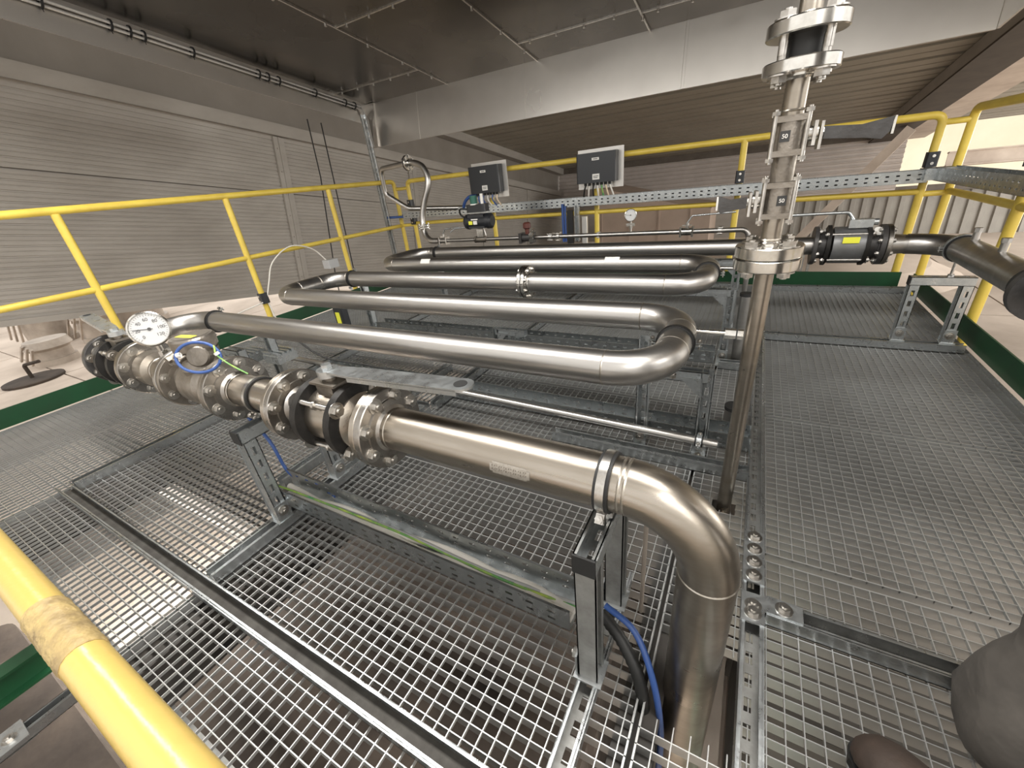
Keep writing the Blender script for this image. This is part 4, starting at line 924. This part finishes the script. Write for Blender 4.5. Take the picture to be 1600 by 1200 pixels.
mb = MB(); mb.lathe((-1.69, SY, SZ + .03), Z, [(0, .018), (.04, .02), (.05, .034), (.085, .034), (.095, .02), (.095, 0)], 20); build('cap', mb, M['red'], t)
mb = MB(); mb.cyl((-1.66, SY - .03, SZ + .03), (-1.60, SY - .05, SZ + .075), .008, seg=10); mb.cyl((-1.63, SY - .05, SZ - .01), (-1.62, SY - .08, SZ - .012), .02, seg=14); mb.cyl((-1.63, SY - .05, SZ + .03), (-1.62, SY - .08, SZ + .03), .02, seg=14); build('side_port', mb, M['bright'], t)
# pneumatic actuator valve
ax = -2.16
t = thing('pneumatic_valve', 'black pneumatic actuator with position indicator on the thin line', 'valve', (ax, SY, SZ))
mb = MB(); mb.cyl((ax - .05, SY, SZ), (ax + .05, SY, SZ), .028, seg=24); mb.hexp((ax - .075, SY, SZ), (ax - .055, SY, SZ), .032); build('valve_body', mb, M['cast'], t)
mb = MB(); mb.boxab((ax - .03, SY - .03, SZ + .025), (ax + .03, SY + .03, SZ + .09)); 
for a in (-1, 1): mb.cyl((ax + a * .045, SY, SZ + .03), (ax + a * .03, SY, SZ + .1), .008, seg=8)
build('bracket', mb, M['bolt'], t)
mb = MB(); mb.lathe((ax - .15, SY, SZ + .155), X, [(0, 0), (0, .05), (.012, .062), (.035, .066), (.04, .058), (.23, .058), (.235, .066), (.27, .064), (.285, .045), (.285, 0)], 28); mb.boxab((ax - .10, SY - .045, SZ + .10), (ax + .07, SY + .045, SZ + .215)); build('actuator_cylinder', mb, M['plast'], t)
mb = MB(); mb.boxab((ax - .085, SY - .0605, SZ + .135), (ax - .045, SY - .058, SZ + .165)); build('yellow_label', mb, M['ylab'], t)
mb = MB(); mb.boxab((ax - .035, SY - .0605, SZ + .135), (ax + .005, SY - .058, SZ + .165)); mb.boxab((ax - .055, SY - .0605, SZ + .172), (ax + .015, SY - .058, SZ + .182)); build('white_label', mb, M['lab'], t)
mb = MB(); mb.rbox((ax - .1, SY - .05, SZ + .235), (ax + .09, SY + .05, SZ + .30), .02); build('positioner_box', mb, M['plast'], t)
mb = MB(); mb.cyl((ax - .02, SY - .03, SZ + .30), (ax - .02, SY - .03, SZ + .37), .032, seg=24); build('indicator_dome', mb, M['dkgreen'], t)
mb = MB(); mb.cyl((ax - .02, SY - .03, SZ + .295), (ax - .02, SY - .03, SZ + .305), .036, seg=24); mb.cyl((ax + .06, SY - .02, SZ + .30), (ax + .06, SY - .02, SZ + .38), .014, seg=12); build('indicator_base', mb, M['lab'], t)
cable('black cable looping off the actuator to the left', [(ax - .08, SY - .02, SZ + .26), (ax - .16, SY - .05, SZ + .27), (ax - .2, SY, SZ + .22), (ax - .14, SY, SZ + .18)], .008, 'cblack')
# control boxes on the far rail
def cbox(label, x0, x1, z0, z1, y=3.93):
    t = thing('control_box', label, 'control box', ((x0 + x1) / 2, y, z0))
    mb = MB(); mb.boxab((x0 - .015, y + .01, z0 - .05), (x1 + .045, y + .016, z1 + .03)); build('backing_plate', mb, M['clear'], t)
    mb = MB(); mb.rbox((x0, y - .085, z0), (x1, y + .01, z1), .012); build('housing', mb, M['plast'], t)
    mx = (x0 + x1) / 2
    mb = MB(); mb.boxab((mx - .032, y - .0865, z1 - .06), (mx + .032, y - .085, z1 - .04)); mb.boxab((mx - .028, y - .0865, z0 + .025), (mx + .035, y - .085, z0 + .07)); build('white_label', mb, M['lab'], t)
    mb = MB(); mb.boxab((mx - .02, y - .0872, z1 - .053), (mx + .02, y - .0864, z1 - .047)); mb.boxab((mx - .02, y - .0872, z0 + .05), (mx + .025, y - .0864, z0 + .055)); mb.boxab((mx - .02, y - .0872, z0 + .038), (mx + .02, y - .0864, z0 + .043)); build('printed_lines', mb, M['ink'], t)
    n = 7
    for i in range(n):
        x = x0 + .07 + (x1 - x0 - .13) * i / (n - 1); mb = MB(); mb.cyl((x, y - .045, z0), (x, y - .045, z0 - .022), .012, seg=10); build('gland', mb, M['rubber'], t)
    return t
cbox('black control box on the far rail above the pneumatic actuator', -2.585, -2.235, .90, 1.145)
cbox('black control box with many grey cables in the middle of the far rail', -1.435, -1.085, .895, 1.13)
for i in range(7):
    x = -1.435 + .07 + .22 * i / 6
    cable(['first', 'second', 'third', 'fourth', 'fifth', 'sixth', 'seventh'][i] + ' cable from the left under the middle control box', [(x, 3.885, .875), (x + .005 * (i - 3), 3.89, .83), (x + .01 * (i - 3), 3.93, .76), (x + .02, 3.95, .72)], .0075, ['cblack', 'white', 'cblack', 'white', 'ygreen', 'ivory', 'white'][i])
for i in range(5):
    x = -2.585 + .07 + .22 * i / 4
    cable(['first', 'second', 'third', 'fourth', 'fifth'][i] + ' cable from the left under the left control box', [(x, 3.885, .88), (x, 3.88, .83), (x + .03, 3.92, .76), (x + .05, 3.95, .72)], .0075, ['blue', 'blue', 'white', 'blue', 'ivory'][i])
cable('thick blue cable bending from the left control box into the tray', [(-2.545, 3.885, .89), (-2.65, 3.88, .87), (-2.73, 3.90, .80), (-2.75, 3.94, .72)], .017, 'blue')
t = thing('cable_drop', 'vertical strut with blue and grey cables below the middle control box', 'post', (-1.50, 3.9, .4))
build('upright', strut_mb(MB(), (-1.46, 3.9, .40), (-1.46, 3.9, .72), -Y), M['galv'], t)
mb = MB(); mb.cyl((-1.60, 3.89, .40), (-1.60, 3.89, .74), .012, seg=10); mb.cyl((-1.575, 3.89, .40), (-1.575, 3.89, .72), .010, seg=10); build('blue_cable', mb, M['blue'], t)
mb = MB(); mb.boxab((-1.56, 3.89, .38), (-1.50, 3.91, .68)); build('dark_bundle', mb, M['rubber'], t)
mb = MB(); mb.rbox((-1.41, 3.88, .38), (-1.36, 3.92, .62), .008); build('pale_duct', mb, M['clear'], t)

# ------------------------------------------------------------------ hose loop and hanger strut at the far left corner
t = thing('hose_loop', 'stainless pipe loop and curved hose with bolted flange at the far left corner', 'hose', (-2.9, 3.45, .6))
hp = spline([(-2.66, SY, SZ), (-2.76, SY, SZ + .005), (-2.83, 3.32, .585), (-2.86, 3.34, .66), (-2.865, 3.36, .76), (-2.83, 3.38, .88), (-2.775, 3.40, 1.00), (-2.765, 3.42, 1.10), (-2.82, 3.44, 1.19), (-2.92, 3.455, 1.232), (-3.0, 3.46, 1.238)], 8)
mb = MB(); mb.tube(hp, .028, 18); build('hose', mb, M['steel'], t)
mb = MB(); mb.tube(fillet([(-3.04, 3.46, 1.24), (-3.47, 3.55, 1.23), (-3.50, 3.58, .99), (-3.25, 3.62, .83), (-2.3, 4.3, .72)], .07), .024, 16); build('loop_pipe', mb, M['steel'], t)
flange(t, (-3.005, 3.46, 1.24), X, .070, .012, .03, .056, 6, .012, mat_='bright'); flange(t, (-3.008, 3.46, 1.24), -X, .070, .012, .03, .056, 6, .012, mat_='dgrey')
mb = MB(); mb.lathe((-2.85, 3.34, .655), Z, [(0, .02), (0, .058), (.010, .058), (.010, .02)], 24); mb.lathe((-2.85, 3.34, .675), Z, [(0, .02), (0, .058), (.010, .058), (.010, .02)], 24)
for a in range(4): p = V((-2.85 + .045 * math.cos(a * PI / 2 + .6), 3.34 + .045 * math.sin(a * PI / 2 + .6), .67)); mb.cyl(p - Z * .03, p + Z * .03, .007, seg=8)
build('lower_flange', mb, M['bright'], t)
mb = MB(); mb.tube(spline([(-2.56, 3.36, .60), (-2.5, 3.38, .63), (-2.35, 3.4, .635)], 4), .006, 6); build('small_lever', mb, M['galv'], t)
t = thing('hanger_strut', 'double slotted strut hanging from the hood corner down to the platform', 'strut', (-3.86, 3.88, 0))
build('channel', strut_mb(MB(), (-3.86, 3.88, -.05), (-3.84, 3.84, 1.78), X + Y * -.6, .05, .041), M['galv'], t)
build('channel', strut_mb(MB(), (-3.82, 3.86, -.05), (-3.80, 3.82, 1.74), X * .6 - Y, .041, .041), M['galvd'], t)
cable('blue cable end leaving the hanger strut toward the tray', [(-3.83, 3.86, .74), (-3.72, 3.9, .735), (-3.6, 3.94, .73)], .014, 'blue')

# white cable loop on the left railing with small grey box
cable('thin white cable looping up from the black rail clamp', [(-3.72, 2.06, .26), (-3.70, 2.12, .40), (-3.70, 2.22, .56), (-3.68, 2.42, .66), (-3.66, 2.62, .60), (-3.62, 2.72, .46)], .006, 'white')
cable('thin white cable running low from the rail clamp to the left', [(-3.72, 2.03, .25), (-3.74, 1.8, .22), (-3.72, 1.5, .18), (-3.70, 1.25, .14)], .006, 'white')
cable('thin white cable hanging straight below the rail clamp', [(-3.72, 2.06, .25), (-3.71, 2.07, .1), (-3.7, 2.07, .0)], .006, 'white')
mb = MB(); mb.rbox((-3.66, 2.68, .40), (-3.56, 2.80, .48), .01); single('sensor_box', mb, M['cgrey'], 'small grey sensor box at the end of the white cable loop', 'sensor')

# ------------------------------------------------------------------ person standing at the right edge
t = thing('person', 'person in dark grey work trousers and brown boots standing at the lower right edge', 'person', (.50, .46, 0))
def body(mb, pts):
    # pts: centre, rx, ry ; rings stacked and skinned
    seg = 28; vs = []
    for k, (c, rx, ry) in enumerate(pts):
        for i in range(seg):
            a = 2 * PI * i / seg; w = 1 + .05 * math.sin(3 * a + k * 1.3) + .045 * math.sin(6 * a - k * .9)
            vs.append(V(c) + V((rx * math.cos(a) * w, ry * math.sin(a) * w, .012 * math.sin(2 * a + k))))
    fs = [(k * seg + i, k * seg + (i + 1) % seg, (k + 1) * seg + (i + 1) % seg, (k + 1) * seg + i) for k in range(len(pts) - 1) for i in range(seg)]
    mb.add(vs, fs, True); mb.add(vs[:seg], [tuple(reversed(range(seg)))]); mb.add(vs[-seg:], [tuple(range(seg))])
mb = MB()
body(mb, [((.560, .675, .012), .105, .12), ((.555, .68, .06), .115, .125), ((.558, .69, .12), .113, .125), ((.562, .695, .18), .104, .118), ((.568, .70, .225), .086, .10), ((.565, .705, .27), .090, .105), ((.568, .70, .33), .088, .10), ((.59, .675, .40), .080, .092), ((.60, .66, .50), .082, .09), ((.62, .63, .66), .09, .098), ((.64, .58, .80), .10, .11), ((.65, .54, .92), .12, .16)])
body(mb, [((.53, .405, .07), .07, .07), ((.54, .405, .14), .078, .078), ((.55, .40, .25), .068, .07), ((.57, .40, .45), .07, .072), ((.60, .42, .65), .085, .085), ((.63, .46, .80), .10, .10), ((.65, .53, .92), .12, .16)])
body(mb, [((.65, .535, .86), .13, .20), ((.65, .535, .96), .13, .19), ((.66, .535, 1.06), .125, .185)])
build('trousers', mb, M['cloth'], t)
mb = MB()
body(mb, [((.66, .535, 1.02), .13, .19), ((.66, .535, 1.2), .13, .19), ((.665, .535, 1.38), .12, .21), ((.665, .535, 1.47), .08, .16), ((.66, .535, 1.52), .05, .06), ((.66, .535, 1.58), .052, .055)])
for sg in (-1, 1):
    mb.tube(spline([(.665, .535 + sg * .19, 1.42), (.67, .535 + sg * .24, 1.28), (.68, .535 + sg * .26, 1.12), (.66, .535 + sg * .27, .98), (.63, .535 + sg * .27, .88)], 5), [.055 - .0011 * i for i in range(21)], 16)
build('jacket', mb, M['cloth'], t)
SK = mat('skin', (.55, .33, .24), .5)
mb = MB()
mb.sph((.65, .535, 1.68), .1, 24, 16, (.95, .78, 1.2)); mb.sph((.552, .535, 1.67), .014, 10, 6, (1.2, .8, 1.4))
for sg in (-1, 1): mb.sph((.66, .535 + sg * .08, 1.68), .022, 10, 6, (.8, .4, 1.3)); mb.sph((.565, .535 + sg * .03, 1.70), .011, 10, 6)
for sg in (-1, 1):
    c = V((.62, .535 + sg * .27, .83)); mb.sph(c, .042, 14, 8, (.5, .9, 1.1))
    for k in range(4): mb.tube([c + V((0, -.027 + .018 * k, -.03)), c + V((-.01, -.028 + .019 * k, -.07)), c + V((-.03, -.028 + .019 * k, -.10 + .006 * abs(k - 1.5)))], [.0095, .009, .0075], 10)
    mb.tube([c + V((-.01, -sg * .03, .0)), c + V((-.035, -sg * .05, -.03)), c + V((-.045, -sg * .05, -.055))], [.012, .010, .008], 10)
build('head_and_hands', mb, SK, t)
mb = MB(); mb.sph((.66, .535, 1.71), .105, 20, 12, (.98, .82, 1.12)); build('hair', mb, M['brown'], t)
def boot(tip, heel):
    tip, heel = V(tip), V(heel); d = (tip - heel).normalized(); s = d.cross(Z); L = (tip - heel).length; seg = 20; rings = []
    for f, w, hgt in ((0, .028, .07), (.05, .036, .10), (.2, .040, .13), (.42, .040, .125), (.55, .043, .095), (.7, .047, .078), (.85, .045, .07), (.94, .036, .058), (.985, .020, .042), (1, .006, .03)):
        vs = []
        for i in range(seg):
            a = 2 * PI * i / seg; vs.append(heel + d * L * f + s * w * math.cos(a) + Z * (hgt / 2 + .012 + hgt / 2 * math.sin(a) * (1 if math.sin(a) > 0 else .9)))
        rings.append(vs)
    mb = MB(); vs = [v for r in rings for v in r]; n = len(rings)
    mb.add(vs, [(k * seg + i, k * seg + (i + 1) % seg, (k + 1) * seg + (i + 1) % seg, (k + 1) * seg + i) for k in range(n - 1) for i in range(seg)], True)
    mb.add(rings[0], [tuple(reversed(range(seg)))]); mb.add(rings[-1], [tuple(range(seg))]); b = build('boot', mb, M['boot'], t)
    P = []
    for f, w in ((0, .03), (.1, .038), (.4, .036), (.7, .048), (.88, .044), (.97, .026), (1.01, .0)): P.append((f * L, w))
    P = P + [(a, -w) for a, w in reversed(P[:-1])]
    mb = MB(); mb.prism(P, heel + Z * .001, d, s, Z * .018); build('sole', mb, M['rubber'], b)
boot((.287, .572, 0), (.545, .385, 0)); boot((.80, .80, 0), (.53, .69, 0))
